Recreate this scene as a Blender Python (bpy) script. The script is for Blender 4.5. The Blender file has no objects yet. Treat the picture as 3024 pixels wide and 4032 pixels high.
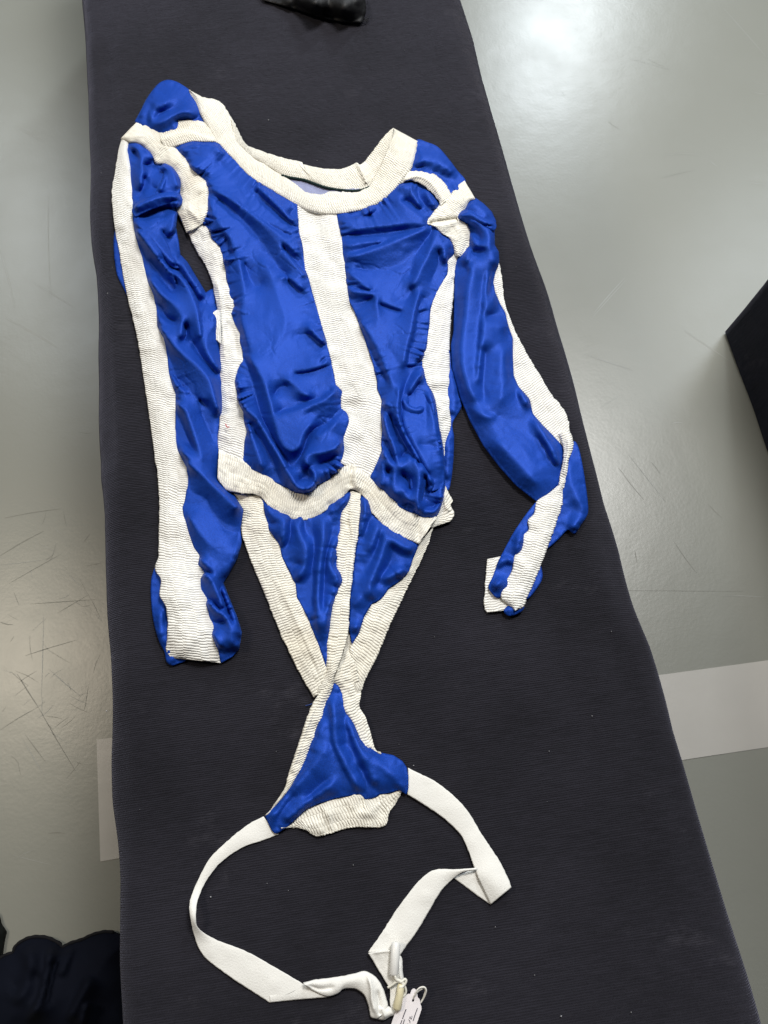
import bpy, math, random
import numpy as np
from mathutils import Vector, Matrix
from mathutils.geometry import delaunay_2d_cdt

scene = bpy.context.scene
random.seed(7)
RNG = np.random.default_rng(11)

# ---------------------------------------------------------------- camera
FPX = 3030.0                       # focal length in pixels of the 3024 x 4032 photograph
CAM = np.array([0.0, 0.0, 1.20])
BT = 0.45                          # height of the bench top
up_c = np.array([0, 1113.0, 3030.0]); up_c /= np.linalg.norm(up_c)
by_c = np.array([-1426.0, 8246.0, -3030.0]); by_c -= up_c * (by_c @ up_c); by_c /= np.linalg.norm(by_c)
M3 = np.stack([np.cross(by_c, up_c), by_c, up_c])
cd = bpy.data.cameras.new("camera"); cam = bpy.data.objects.new("camera", cd)
scene.collection.objects.link(cam); scene.camera = cam
cd.sensor_fit = 'VERTICAL'; cd.sensor_height = 34.6; cd.sensor_width = 25.95
cd.lens = FPX / 4032 * 34.6; cd.clip_start = 0.05; cd.clip_end = 60
cam.matrix_world = Matrix.Translation(CAM.tolist()) @ Matrix(M3.tolist()).to_4x4()

# ---------------------------------------------------------------- world, lamps, exposure
w = bpy.data.worlds.new("World"); scene.world = w; w.use_nodes = True
bgn = w.node_tree.nodes["Background"]
bgn.inputs[0].default_value = (0.80, 0.88, 1.0, 1); bgn.inputs[1].default_value = 0.025
vs = scene.view_settings
vs.view_transform = 'Standard'; vs.look = 'None'; vs.exposure = 0.10; vs.gamma = 1.0
vs.use_curve_mapping = False

def area(name, loc, target, sx, sy, power, col):
    l = bpy.data.lights.new(name, 'AREA'); l.shape = 'RECTANGLE'; l.size = sx; l.size_y = sy
    l.energy = power; l.color = col
    o = bpy.data.objects.new(name, l); scene.collection.objects.link(o)
    o.location = loc
    o.rotation_euler = (Vector(target) - Vector(loc)).to_track_quat('-Z', 'Y').to_euler()
    return o
area("skylight", (1.0, 1.5, 3.1), (0.0, 0.4, 0.4), 0.8, 0.8, 88, (1.0, 0.985, 0.96))
area("far_window", (2.05, 4.9, 2.9), (0.2, 0.7, 0.3), 0.42, 0.75, 74, (0.86, 0.94, 1.0))
area("right_window", (2.85, 2.5, 2.9), (0.2, 0.5, 0.3), 1.1, 1.1, 32, (0.86, 0.94, 1.0))
area("left_window", (-1.65, 3.5, 2.9), (-0.2, 0.6, 0.3), 1.0, 1.6, 32, (0.84, 0.93, 1.0))
area("warm_ceiling_lamp", (-1.75, 0.95, 2.9), (-0.5, 0.3, 0.0), 0.5, 0.6, 26, (1.0, 0.86, 0.68))

# ---------------------------------------------------------------- helpers
def unproj(P, z):
    """photo pixels (N,2) seen at world height z (scalar or N) -> world points"""
    P = np.asarray(P, float)
    d = np.stack([P[:, 0] - 1512, -(P[:, 1] - 2016), np.full(len(P), -FPX)], 1) @ M3.T
    t = (z - CAM[2]) / d[:, 2]
    return CAM + d * t[:, None]

CROPS = {'R1': (400, 280, .4822), 'R2': (1100, 450, .5425), 'R3': (400, 1000, .4822), 'R4': (1100, 1100, .4822),
         'R5': (1700, 900, .7231), 'R6': (550, 1800, .4068), 'R7': (850, 1750, .6028), 'R8': (1000, 2650, .4219),
         'S': (700, 3000, .8439), 'T': (1350, 3600, .2411), 'C2': (1150, 1400, .2712), 'C3': (800, 700, .3315),
         'C4': (1350, 1500, .3014), 'C5': (850, 1400, .3014), 'G': (1520, 3860, .12055), 'F': (0, 0, 1.0),
         'C6': (1900, 2100, .2411), 'B': (0, 3400, .3617)}
def K(c, *pts):
    x, y, s = CROPS[c]
    return [(x + p[0] * s, y + p[1] * s) for p in pts]

def resample(pts, step=None, n=None, closed=False, smooth=True):
    P = np.asarray(pts, float)
    if closed: P = np.vstack([P, P[:1]])
    if smooth and len(P) > 2:
        out = []
        m = len(P)
        for i in range(m - 1):
            p1, p2 = P[i], P[i + 1]
            if closed:
                p0 = P[i - 1] if i > 0 else P[m - 2]; p3 = P[i + 2] if i + 2 < m else P[1]
            else:
                p0 = P[i - 1] if i > 0 else 2 * p1 - p2; p3 = P[i + 2] if i + 2 < m else 2 * p2 - p1
            # limited tangents keep corners from overshooting
            L = np.linalg.norm(p2 - p1) + 1e-9
            t1 = (p2 - p0) / 2; t2 = (p3 - p1) / 2
            t1 *= min(1, L / (np.linalg.norm(t1) + 1e-9)); t2 *= min(1, L / (np.linalg.norm(t2) + 1e-9))
            u = np.linspace(0, 1, 9)[:-1, None]
            h = (2*u**3 - 3*u**2 + 1) * p1 + (u**3 - 2*u**2 + u) * t1 + (-2*u**3 + 3*u**2) * p2 + (u**3 - u**2) * t2
            out.append(h)
        out.append(P[-1:]); P = np.vstack(out)
    seg = np.linalg.norm(np.diff(P, axis=0), axis=1); s = np.concatenate([[0], np.cumsum(seg)])
    if n is None: n = max(3, int(round(s[-1] / step)) + 1)
    q = np.linspace(0, s[-1], n)
    R = np.stack([np.interp(q, s, P[:, 0]), np.interp(q, s, P[:, 1])], 1)
    return R[:-1] if closed else R

def seg_dist(P, poly, closed=False):
    """distance, signed side and arc parameter of points to a polyline"""
    A = np.asarray(poly, float)
    if closed: A = np.vstack([A, A[:1]])
    a = A[:-1]; b = A[1:]; d = b - a; L2 = (d ** 2).sum(1) + 1e-12
    cum = np.concatenate([[0], np.cumsum(np.sqrt(L2))])
    D = np.full(len(P), 1e9); S = np.zeros(len(P)); T = np.zeros(len(P))
    for i in range(len(a)):
        v = P - a[i]; t = np.clip((v @ d[i]) / L2[i], 0, 1)
        q = v - t[:, None] * d[i]; dd = np.hypot(q[:, 0], q[:, 1])
        m = dd < D
        D[m] = dd[m]; S[m] = np.sign(d[i, 0] * v[m, 1] - d[i, 1] * v[m, 0]); T[m] = (cum[i] + t[m] * math.sqrt(L2[i])) / cum[-1]
    return D, S, T

def inside(P, poly):
    x, y = P[:, 0], P[:, 1]; c = np.zeros(len(P), bool)
    px_, py_ = poly[:, 0], poly[:, 1]; n = len(poly); j = n - 1
    for i in range(n):
        if py_[i] != py_[j]:
            m = ((py_[i] > y) != (py_[j] > y)) & (x < (px_[j] - px_[i]) * (y - py_[i]) / (py_[j] - py_[i]) + px_[i])
            c ^= m
        j = i
    return c

LAT = RNG.normal(size=(64, 64))
def noise2(x, y, seed=0):
    x = np.asarray(x, float) + 17.3 * seed; y = np.asarray(y, float) + 9.1 * seed
    i = np.floor(x).astype(int); j = np.floor(y).astype(int); u = x - i; v = y - j
    u = u*u*u*(u*(u*6-15)+10); v = v*v*v*(v*(v*6-15)+10)
    g = lambda a, b: LAT[a % 64, b % 64]
    return (g(i, j)*(1-u) + g(i+1, j)*u)*(1-v) + (g(i, j+1)*(1-u) + g(i+1, j+1)*u)*v

def link(o, parent=None, inv=None):
    scene.collection.objects.link(o)
    if parent is not None:
        o.parent = parent
        if parent.type == 'EMPTY': o.matrix_parent_inverse = Matrix.Translation(-Vector(parent.location))
    return o

def mesh_obj(name, V, F, mat, parent=None, uv=None, smooth=True, thick=0.0, off=-1.0):
    me = bpy.data.meshes.new(name)
    me.from_pydata([tuple(v) for v in V], [], [tuple(f) for f in F]); me.update()
    if uv is not None:
        ul = me.uv_layers.new(name="UVMap")
        idx = np.zeros(len(me.loops), np.int32); me.loops.foreach_get("vertex_index", idx)
        ul.data.foreach_set("uv", np.asarray(uv, np.float32)[idx].ravel())
    if smooth: me.polygons.foreach_set("use_smooth", [True] * len(me.polygons))
    me.materials.append(mat)
    o = bpy.data.objects.new(name, me)
    if thick:
        m = o.modifiers.new("thickness", 'SOLIDIFY'); m.thickness = thick; m.offset = off
    return link(o, parent)

def thing(name, label, cat, loc, group=None):
    o = bpy.data.objects.new(name, None); o.empty_display_size = 0.02
    o.location = loc; o["label"] = label; o["category"] = cat
    if group: o["group"] = group
    scene.collection.objects.link(o)
    return o

def tag(o, label, cat, kind=None):
    if label: o["label"] = label
    if cat: o["category"] = cat
    if kind: o["kind"] = kind
    return o

def ridge_sum(P, ridges):
    h = np.zeros(len(P))
    for r in ridges:
        pts, amp, wl, wr = r[:4]
        taper = r[4] if len(r) > 4 else 0.22
        A = resample(pts, 10)
        lo = A.min(0) - 4.5 * max(wl, wr); hi = A.max(0) + 4.5 * max(wl, wr)
        m = np.all((P > lo) & (P < hi), axis=1)
        if not m.any(): continue
        D, S, T = seg_dist(P[m], A)
        wd = np.where(S > 0, wr, wl)
        q = D / wd
        prof = np.exp(-(np.sqrt(q * q + .16) - .4) * 1.35)       # tight crest, long tails, like stretched cloth
        tp = np.clip(np.minimum(T, 1 - T) / max(taper, 1e-3), 0, 1) if taper > 0 else 1.0
        tp = tp * tp * (3 - 2 * tp) if taper > 0 else 1.0
        h[m] += 1.35 * amp * prof * tp
    return h

def lifts(P, ls):
    h = np.zeros(len(P))
    for (x, y, r, a) in ls: h += a * np.exp(-((P[:, 0] - x) ** 2 + (P[:, 1] - y) ** 2) / r ** 2)
    return h

def drape(P, F, D, ridges, m0, bend=8.0, spring=0.0025, amp=0.85, edge_h=0.8, iters=260):
    """stretch a sheet over traced crests and valleys: membrane + bending energy, solved by conjugate gradients"""
    n = len(P)
    E = np.array([(f[i], f[(i + 1) % len(f)]) for f in F for i in range(len(f))])
    E = np.unique(np.sort(E, axis=1), axis=0); a, b = E[:, 0], E[:, 1]
    deg = np.bincount(a, minlength=n).astype(float) + np.bincount(b, minlength=n)
    Lp = lambda z: deg * z - np.bincount(a, z[b], minlength=n) - np.bincount(b, z[a], minlength=n)
    W = np.full(n, spring); WT = np.full(n, spring * m0)
    bd = D < 1e-3; W[bd] += 60; WT[bd] += 60 * edge_h
    for r in ridges:
        pts, am, wl, wr = r[:4]; taper = r[4] if len(r) > 4 else 0.22
        A = resample(pts, 10); lo = A.min(0) - 22; hi = A.max(0) + 22
        m = np.where(np.all((P > lo) & (P < hi), axis=1) & (D > 5))[0]
        if not len(m): continue
        d, sd, T = seg_dist(P[m], A)
        tp = np.clip(np.minimum(T, 1 - T) / max(taper, 1e-3), 0, 1); tp = tp * tp * (3 - 2 * tp)
        t = np.maximum(m0 + amp * am, 0.4)
        core = d < 3.4
        w = 9.0 * tp[core]
        W[m[core]] += w; WT[m[core]] += w * t
        for wd, sg in ((wl, -1), (wr, 1)):
            q = (sd == sg)
            if wd <= 6:                                   # a fold lip: sheet drops right away on this side
                c2 = q & (d > 7) & (d < 13); lowt = max(m0 - .35 * abs(am), .4) if am > 0 else min(m0 + .3 * abs(am), m0 + 3)
                w = 4.0 * tp[c2]; W[m[c2]] += w; WT[m[c2]] += w * lowt
    z = np.where(W > 1, WT / W, m0)
    op = lambda z: Lp(z) + bend * Lp(Lp(z)) + W * z
    M = deg + bend * (deg * deg + deg) + W
    r = WT - op(z); y = r / M; p = y.copy(); rz = r @ y
    for _ in range(iters):
        Ap = op(p); al = rz / (p @ Ap); z += al * p; r -= al * Ap
        y = r / M; rn = r @ y
        if rn < 1e-5: break
        p = y + (rn / rz) * p; rz = rn
    return z

class Base:
    """height (mm) of the layers lying under a panel: rises from the outline of the heap"""
    def __init__(s, outline, lo, hi, scale, ls=()):
        s.o = resample(outline, 25, closed=True, smooth=False); s.lo, s.hi, s.sc, s.ls = lo, hi, scale, ls
    def __call__(s, P):
        D, _, _ = seg_dist(P, s.o, True); ins = inside(P, s.o)
        d = np.where(ins, D, 0)
        return s.lo + (s.hi - s.lo) * (1 - np.exp(-d / s.sc)) + lifts(P, s.ls)

def const(v): return lambda P: np.full(len(P), float(v))

def panel(name, outline, base, mat, parent, ridges=(), puff=(3.5, 18), nz=(1.0, 60), step=6.5, lift=(), smooth_it=2,
          thick=0.0007, seed=0, fade=10, rough_edge=0.0, corner=False, floor=0.5, gather=1.4, m0=4.6, bend=0.45, amp=1.3, crease=0.85):
    B = resample(outline, step, closed=True, smooth=not corner)
    if rough_edge:
        B = B + np.stack([noise2(B[:, 0] / 9, B[:, 1] / 9, 3), noise2(B[:, 0] / 9, B[:, 1] / 9, 5)], 1) * rough_edge
    lo, hi = B.min(0), B.max(0)
    xs = np.arange(lo[0], hi[0], step); ys = np.arange(lo[1], hi[1], step * .866)
    gx, gy = np.meshgrid(xs, ys); gx[1::2] += step / 2
    G = np.stack([gx.ravel(), gy.ravel()], 1)
    G = G + RNG.uniform(-.12, .12, G.shape) * step
    G = G[inside(G, B)]
    D, _, _ = seg_dist(G, B, True); G = G[D > step * .6]
    P = np.vstack([B, G]); n = len(B)
    r = delaunay_2d_cdt([Vector(p) for p in P], [], [list(range(n))], 1, 1e-4)
    P = np.array([tuple(v) for v in r[0]]); F = [f for f in r[2]]
    D, _, Tb = seg_dist(P, B, True)
    per = np.linalg.norm(np.diff(np.vstack([B, B[:1]]), axis=0), axis=1).sum()
    b = base(P)
    q = np.clip(D / puff[1], 0, 1)
    pf = puff[0] * np.sqrt(1 - (1 - q) ** 2)
    fd = np.clip(D / fade, 0, 1); fd = fd * fd * (3 - 2 * fd)
    zs = drape(P, F, D, ridges, m0, bend=bend, amp=amp) if ridges else None
    h = np.zeros(len(P))
    wx = P[:, 0] + 22 * noise2(P[:, 0] / 90, P[:, 1] / 90, seed + 1); wy = P[:, 1] + 22 * noise2(P[:, 0] / 90, P[:, 1] / 90, seed + 2)
    h += nz[0] * (noise2(wx / nz[1], wy / nz[1], seed) + .45 * noise2(wx / nz[1] * 2.3, wy / nz[1] * 2.3, seed + 4))
    cx = wx * .8 + wy * .6; cy = wy * .8 - wx * .6                      # thin sharp creases wandering over the sheet
    c1 = noise2(cx / 120, cy / 48, seed + 11); c2 = noise2(cy / 150 + 5, cx / 60, seed + 13)
    msk = np.clip(noise2(P[:, 0] / 110, P[:, 1] / 110, seed + 15) + .3, 0, 1)
    h -= crease * msk * (np.exp(-(c1 / .08) ** 2) + .8 * np.exp(-(c2 / .07) ** 2))
    sa = Tb * per
    h += gather * noise2(sa / 11, sa * 0 + 3.3, seed + 7) * np.exp(-D / 30) * (.5 + noise2(sa / 120, sa * 0, seed + 8) ** 2)
    z = pf + h * fd if zs is None else zs + h * fd
    if zs is None: z = np.where(z < 2.0, 2.0 - (2.0 - floor) * (1 - np.exp(-(2.0 - z) / (2.0 - floor))), z)   # soft stop on the layer beneath
    else: z = np.maximum(z, .3)
    z = np.where(D < 1e-3, 0.6, z)
    z = z + b + lifts(P, lift)
    if smooth_it:
        E = np.array([(f[i], f[(i + 1) % len(f)]) for f in F for i in range(len(f))])
        cnt = np.bincount(E[:, 0], minlength=len(P)).astype(float) + np.bincount(E[:, 1], minlength=len(P))
        for _ in range(smooth_it):
            sm = np.bincount(E[:, 0], z[E[:, 1]], minlength=len(P)) + np.bincount(E[:, 1], z[E[:, 0]], minlength=len(P))
            z = .5 * z + .5 * sm / np.maximum(cnt, 1)
    z = np.maximum(z, 0.4)
    V = unproj(P, BT + .0008 + z / 1000)
    return mesh_obj(name, V, F, mat, parent, uv=V[:, :2], thick=thick)

def strip(name, L, R, base, mat, parent, ext=(0, 0), crown=0.8, ridges=(), lift=(), step=5.5, nz=(0.5, 45), dip=4.0,
          thick=0.0009, edge=1.2, wave=0.0, seed=0, off=0.0, smooth=True):
    """a band between two traced edges; ext widens it under its neighbours"""
    L0 = resample(L, 8, smooth=smooth); R0 = resample(R, 8, smooth=smooth)
    ln = max(len(L0), len(R0)) * 8
    n = int(ln / step) + 2
    L0 = resample(L, n=n, smooth=smooth); R0 = resample(R, n=n, smooth=smooth)
    wd = np.linalg.norm(R0 - L0, axis=1); wm = max(wd.max(), 8)
    el, er = ext
    m = max(5, int((wm + el + er) / step) + 1)
    T = np.linspace(0, 1, m)
    Pn = np.zeros((n, m, 2)); tt = np.zeros((n, m))
    for i in range(n):
        ww = max(wd[i], 6.0)
        t = -el / ww + T * (1 + (el + er) / ww)
        tt[i] = t
        Pn[i] = L0[i] + (R0[i] - L0[i]) * t[:, None]
    if edge:
        s = np.arange(n)
        if not el: Pn[:, 0] += np.stack([noise2(s * .55, s * 0, seed + 1), noise2(s * .55, s * 0, seed + 2)], 1) * edge
        if not er: Pn[:, -1] += np.stack([noise2(s * .55, s * 0, seed + 3), noise2(s * .55, s * 0, seed + 4)], 1) * edge
    P = Pn.reshape(-1, 2); tf = tt.ravel()
    z = base(P) + off + crown * np.clip(4 * tf * (1 - tf), 0, 1) + ridge_sum(P, ridges) + lifts(P, lift)
    z += nz[0] * (noise2(P[:, 0] / nz[1], P[:, 1] / nz[1], seed) + .5 * noise2(P[:, 0] / nz[1] * 2.1, P[:, 1] / nz[1] * 2.1, seed + 6))
    ww = np.repeat(np.maximum(wd, 6), m)
    over = np.maximum(np.maximum(-tf, tf - 1), 0) * ww
    z -= dip * np.clip(over / 12, 0, 1)
    z = np.maximum(z, 0.9)
    V = unproj(P, BT + .0008 + z / 1000)
    Vg = V.reshape(n, m, 3)
    mid = Vg[:, m // 2]
    s = np.concatenate([[0], np.cumsum(np.linalg.norm(np.diff(mid, axis=0), axis=1))])
    wmed = np.median(np.linalg.norm(Vg[:, -1] - Vg[:, 0], axis=1))
    uv = np.zeros((n, m, 2)); uv[:, :, 0] = s[:, None]; uv[:, :, 1] = T[None] * wmed
    F = []
    for i in range(n - 1):
        for j in range(m - 1):
            a = i * m + j; F.append((a, a + 1, a + m + 1, a + m))
    Pa = unproj(P[:1], BT)[0]
    # consistent upward normals
    a, b_, c = V[F[len(F) // 2][0]], V[F[len(F) // 2][1]], V[F[len(F) // 2][2]]
    if np.cross(b_ - a, c - a)[2] < 0: F = [f[::-1] for f in F]
    return mesh_obj(name, V, F, mat, parent, uv=uv.reshape(-1, 2), thick=thick)

def tube(name, pts, rad, mat, parent=None, seg=10, caps=True, round_ends=False):
    P = [Vector(p) for p in pts]; rr = rad if isinstance(rad, (list, tuple)) else [rad] * len(P)
    if round_ends:
        d0 = (P[0] - P[1]).normalized(); d1 = (P[-1] - P[-2]).normalized(); r0, r1 = rr[0], rr[-1]
        P = [P[0] + d0 * r0 * .6, P[0] + d0 * r0 * .45] + P + [P[-1] + d1 * r1 * .45, P[-1] + d1 * r1 * .6]
        rr = [r0 * .35, r0 * .75] + list(rr) + [r1 * .75, r1 * .35]
    V = []; F = []
    for i, p in enumerate(P):
        t = (P[min(i + 1, len(P) - 1)] - P[max(i - 1, 0)]).normalized()
        a = t.orthogonal().normalized() if i == 0 else (a - t * a.dot(t)).normalized()
        b = t.cross(a)
        for k in range(seg):
            g = 2 * math.pi * k / seg; V.append(p + (a * math.cos(g) + b * math.sin(g)) * rr[i])
    for i in range(len(P) - 1):
        for k in range(seg):
            F.append((i * seg + k, i * seg + (k + 1) % seg, (i + 1) * seg + (k + 1) % seg, (i + 1) * seg + k))
    if caps: F.append(tuple(range(seg))[::-1]); F.append(tuple((len(P) - 1) * seg + k for k in range(seg)))
    return mesh_obj(name, V, F, mat, parent)

def at(c, x, y, h):
    """world point of a crop pixel, h mm above the bench top"""
    return Vector(unproj(np.array(K(c, (x, y))), BT + h / 1000)[0])

# ---------------------------------------------------------------- materials
class NT:
    def __init__(s, name):
        s.m = bpy.data.materials.new(name); s.m.use_nodes = True; s.t = s.m.node_tree
        s.b = s.t.nodes["Principled BSDF"]
    def n(s, typ, **kw):
        o = s.t.nodes.new(typ)
        for k, v in kw.items():
            if k.startswith("_"): setattr(o, k[1:], v)
            else: o.inputs[k.replace("__", " ")].default_value = v
        return o
    def l(s, a, b): s.t.links.new(a, b)
    def math(s, op, a, b=None, clamp=False):
        o = s.t.nodes.new("ShaderNodeMath"); o.operation = op; o.use_clamp = clamp
        for i, v in enumerate((a, b)):
            if v is None: continue
            if hasattr(v, "links") or hasattr(v, "is_linked"): s.l(v, o.inputs[i])
            else: o.inputs[i].default_value = v
        return o.outputs[0]
    def noise(s, vec, scale, detail=2, rough=.5):
        o = s.n("ShaderNodeTexNoise"); o.inputs["Scale"].default_value = scale; o.inputs["Detail"].default_value = detail
        o.inputs["Roughness"].default_value = rough
        if vec is not None: s.l(vec, o.inputs["Vector"])
        return o.outputs["Fac"]
    def mapping(s, vec, scale=(1, 1, 1), rot=(0, 0, 0)):
        o = s.n("ShaderNodeMapping"); o.inputs["Scale"].default_value = scale; o.inputs["Rotation"].default_value = rot
        s.l(vec, o.inputs["Vector"]); return o.outputs[0]
    def ramp(s, fac, stops):
        o = s.n("ShaderNodeValToRGB"); e = o.color_ramp.elements
        while len(e) < len(stops): e.new(0.5)
        for i, (p, c) in enumerate(stops): e[i].position = p; e[i].color = (*c, 1) if len(c) == 3 else c
        s.l(fac, o.inputs[0]); return o.outputs[0]
    def mix(s, fac, a, b):
        o = s.n("ShaderNodeMix", _data_type='RGBA')
        for sock, v in ((o.inputs[0], fac), (o.inputs[6], a), (o.inputs[7], b)):
            if hasattr(v, "is_linked"): s.l(v, sock)
            else: sock.default_value = v if not isinstance(v, tuple) or len(v) == 4 else (*v, 1)
        return o.outputs[2]
    def bump(s, h, strength, dist, prev=None):
        o = s.n("ShaderNodeBump"); o.inputs["Strength"].default_value = strength; o.inputs["Distance"].default_value = dist
        s.l(h, o.inputs["Height"])
        if prev is not None: s.l(prev, o.inputs["Normal"])
        return o.outputs[0]

def m_blue(name="blue_tricot", col=(0.0065, 0.045, 0.30)):
    k = NT(name); b = k.b
    tc = k.n("ShaderNodeTexCoord"); ob = tc.outputs["Object"]
    n1 = k.noise(ob, 9, 2)
    c = k.mix(k.ramp(n1, [(.35, (0, 0, 0)), (.7, (1, 1, 1))]), tuple(x * .88 for x in col), tuple(min(1, x * 1.1) for x in col))
    fine = k.noise(ob, 900, 2, .7)
    c = k.mix(k.ramp(fine, [(.40, (0, 0, 0)), (.60, (1, 1, 1))]), c, tuple(min(1, x * 1.22) for x in col))
    k.l(c, b.inputs["Base Color"])
    b.inputs["Roughness"].default_value = 0.55; b.inputs["Metallic"].default_value = 0.26
    b.inputs["Specular IOR Level"].default_value = 0.15
    b.inputs["Sheen Weight"].default_value = 0.12; b.inputs["Sheen Roughness"].default_value = 0.3
    b.inputs["Sheen Tint"].default_value = (0.10, 0.28, 1.0, 1)
    uv = tc.outputs["UV"]
    wv = k.noise(k.mapping(uv, (700, 1500, 1), (0, 0, .5)), 1.0, 2)
    f2 = k.noise(k.mapping(uv, (180, 180, 1)), 1.0, 2)
    nn = k.bump(wv, 0.22, 0.0006); nn = k.bump(f2, 0.20, 0.0014, nn)
    k.l(nn, b.inputs["Normal"])
    return k.m

def m_white(name, col, stain, stain_amt, period=0.0027, cell=0.0056, strength=0.62):
    """crinkled elastic knit: short raised ribs across the band, broken by elastic threads along it"""
    k = NT(name); b = k.b
    tc = k.n("ShaderNodeTexCoord"); uv = tc.outputs["UV"]; ob = tc.outputs["Object"]
    sp = k.n("ShaderNodeSeparateXYZ"); k.l(uv, sp.inputs[0])
    u, v = sp.outputs[0], sp.outputs[1]
    wob = k.math('MULTIPLY', k.math('SUBTRACT', k.noise(uv, 55, 2), .5), 0.0048)
    wob2 = k.math('MULTIPLY', k.math('SUBTRACT', k.noise(uv, 330, 1), .5), 0.0009)
    uu = k.math('ADD', k.math('ADD', u, wob), wob2)
    vc = k.math('DIVIDE', k.math('ADD', v, k.math('MULTIPLY', k.math('SUBTRACT', k.noise(uv, 110, 1), .5), 0.0016)), cell)
    fl = k.math('FLOOR', vc)
    wn = k.n("ShaderNodeTexWhiteNoise", _noise_dimensions='1D'); k.l(fl, wn.inputs["W"])
    ph = k.math('MULTIPLY', wn.outputs["Value"], 2.6)
    rib = k.math('SINE', k.math('ADD', k.math('MULTIPLY', uu, 2 * math.pi / period), ph))
    rib = k.math('MULTIPLY', k.math('ADD', rib, 1.0), .5)
    rib = k.math('POWER', rib, .45)
    fr = k.math('FRACT', vc)
    gap = k.math('POWER', k.math('ABSOLUTE', k.math('SINE', k.math('MULTIPLY', fr, math.pi))), .35)
    amp = k.math('ADD', .55, k.math('MULTIPLY', k.noise(uv, 160, 2), .9))
    h = k.math('MULTIPLY', k.math('MULTIPLY', rib, amp), k.math('ADD', .45, k.math('MULTIPLY', gap, .55)))
    nn = k.bump(h, strength, 0.0013)
    nn = k.bump(k.noise(uv, 1500, 2), .25, 0.0003, nn)
    k.l(nn, b.inputs["Normal"])
    st = k.ramp(k.noise(ob, 11, 4, .6), [(.42, (0, 0, 0)), (.75, (1, 1, 1))])
    c = k.mix(k.math('MULTIPLY', st, stain_amt), col, stain)
    k.l(c, b.inputs["Base Color"])
    b.inputs["Roughness"].default_value = 0.85; b.inputs["Specular IOR Level"].default_value = 0.2
    b.inputs["Sheen Weight"].default_value = 0.15
    return k.m

def m_plain(name, col, rough=.6, spec=.3, sheen=0.0, bump=None, var=0.0, metal=0.0):
    k = NT(name); b = k.b
    tc = k.n("ShaderNodeTexCoord"); ob = tc.outputs["Object"]
    n1 = k.noise(ob, 14, 4)
    k.l(k.mix(n1, tuple(x * (1 - var) for x in col), tuple(min(1, x * (1 + var)) for x in col)), b.inputs["Base Color"])
    b.inputs["Roughness"].default_value = rough; b.inputs["Specular IOR Level"].default_value = spec
    b.inputs["Sheen Weight"].default_value = sheen; b.inputs["Metallic"].default_value = metal
    if bump: k.l(k.bump(k.noise(ob, bump[0], 3), bump[1], bump[2]), b.inputs["Normal"])
    return k.m

def m_bench(name, col, rib=0.0021, sheen=.36):
    k = NT(name); b = k.b
    g = k.n("ShaderNodeNewGeometry"); pos = g.outputs["Position"]
    sp = k.n("ShaderNodeSeparateXYZ"); k.l(pos, sp.inputs[0])
    # ribs run across the bench; each broken and wandering like slub yarn
    wob = k.math('MULTIPLY', k.math('SUBTRACT', k.noise(k.mapping(pos, (9, 60, 9)), 1, 3), .5), .0035)
    y = k.math('ADD', sp.outputs[1], wob)
    y = k.math('ADD', y, k.math('MULTIPLY', sp.outputs[0], 0.015))
    wv = k.math('SINE', k.math('MULTIPLY', y, 2 * math.pi / rib))
    brk = k.noise(k.mapping(pos, (60, 700, 60)), 1, 2)
    grain = k.noise(k.mapping(pos, (500, 900, 500)), 1, 1)
    h = k.math('ADD', k.math('MULTIPLY', wv, k.math('MULTIPLY', brk, .55)), k.math('ADD', k.math('MULTIPLY', brk, 1.1), k.math('MULTIPLY', grain, .7)))
    soft = k.noise(pos, 7, 3)
    streak = k.noise(k.mapping(pos, (70, 420, 70)), 1, 3, .6)
    nn = k.bump(h, .72, .0012); nn = k.bump(soft, .35, .02, nn)
    k.l(nn, b.inputs["Normal"])
    dark = tuple(x * .62 for x in col); lite = tuple(x * 1.5 for x in col)
    c = k.mix(k.ramp(k.math('ADD', k.math('MULTIPLY', streak, .40), k.math('MULTIPLY', k.math('ADD', soft, soft), .30)), [(.35, (0, 0, 0)), (.65, (1, 1, 1))]), dark, lite)
    # pale rubbed marks
    worn = k.ramp(k.noise(k.mapping(pos, (9, 16, 9)), 1, 6, .72), [(.60, (0, 0, 0)), (.74, (1, 1, 1))])
    c = k.mix(k.math('MULTIPLY', worn, .16), c, (0.11, 0.105, 0.125))
    scuff = k.ramp(k.noise(k.mapping(pos, (26, 90, 26), (0, 0, .5)), 1, 5, .7), [(.72, (0, 0, 0)), (.78, (1, 1, 1))])
    c = k.mix(k.math('MULTIPLY', scuff, .16), c, (0.16, 0.155, 0.17))
    k.l(c, b.inputs["Base Color"])
    b.inputs["Roughness"].default_value = .9; b.inputs["Specular IOR Level"].default_value = .15
    b.inputs["Sheen Weight"].default_value = sheen; b.inputs["Sheen Roughness"].default_value = .5
    b.inputs["Sheen Tint"].default_value = (.60, .60, .78, 1)
    return k.m

def m_floor():
    k = NT("polished_floor"); b = k.b
    g = k.n("ShaderNodeNewGeometry"); pos = g.outputs["Position"]
    n1 = k.noise(pos, 1.6, 5, .6); n2 = k.noise(pos, 9, 5, .65)
    c = k.mix(n1, (0.218, 0.222, 0.192), (0.252, 0.256, 0.224))
    c = k.mix(k.math('MULTIPLY', n2, .4), c, (0.205, 0.207, 0.178))
    k.l(c, b.inputs["Base Color"])
    r = k.math('ADD', .27, k.math('MULTIPLY', n2, .10))
    k.l(r, b.inputs["Roughness"])
    b.inputs["Specular IOR Level"].default_value = .55
    nn = k.bump(k.noise(pos, 190, 4), .06, .002); nn = k.bump(k.noise(pos, 30, 3), .04, .006, nn)
    k.l(nn, b.inputs["Normal"])
    return k.m

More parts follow.
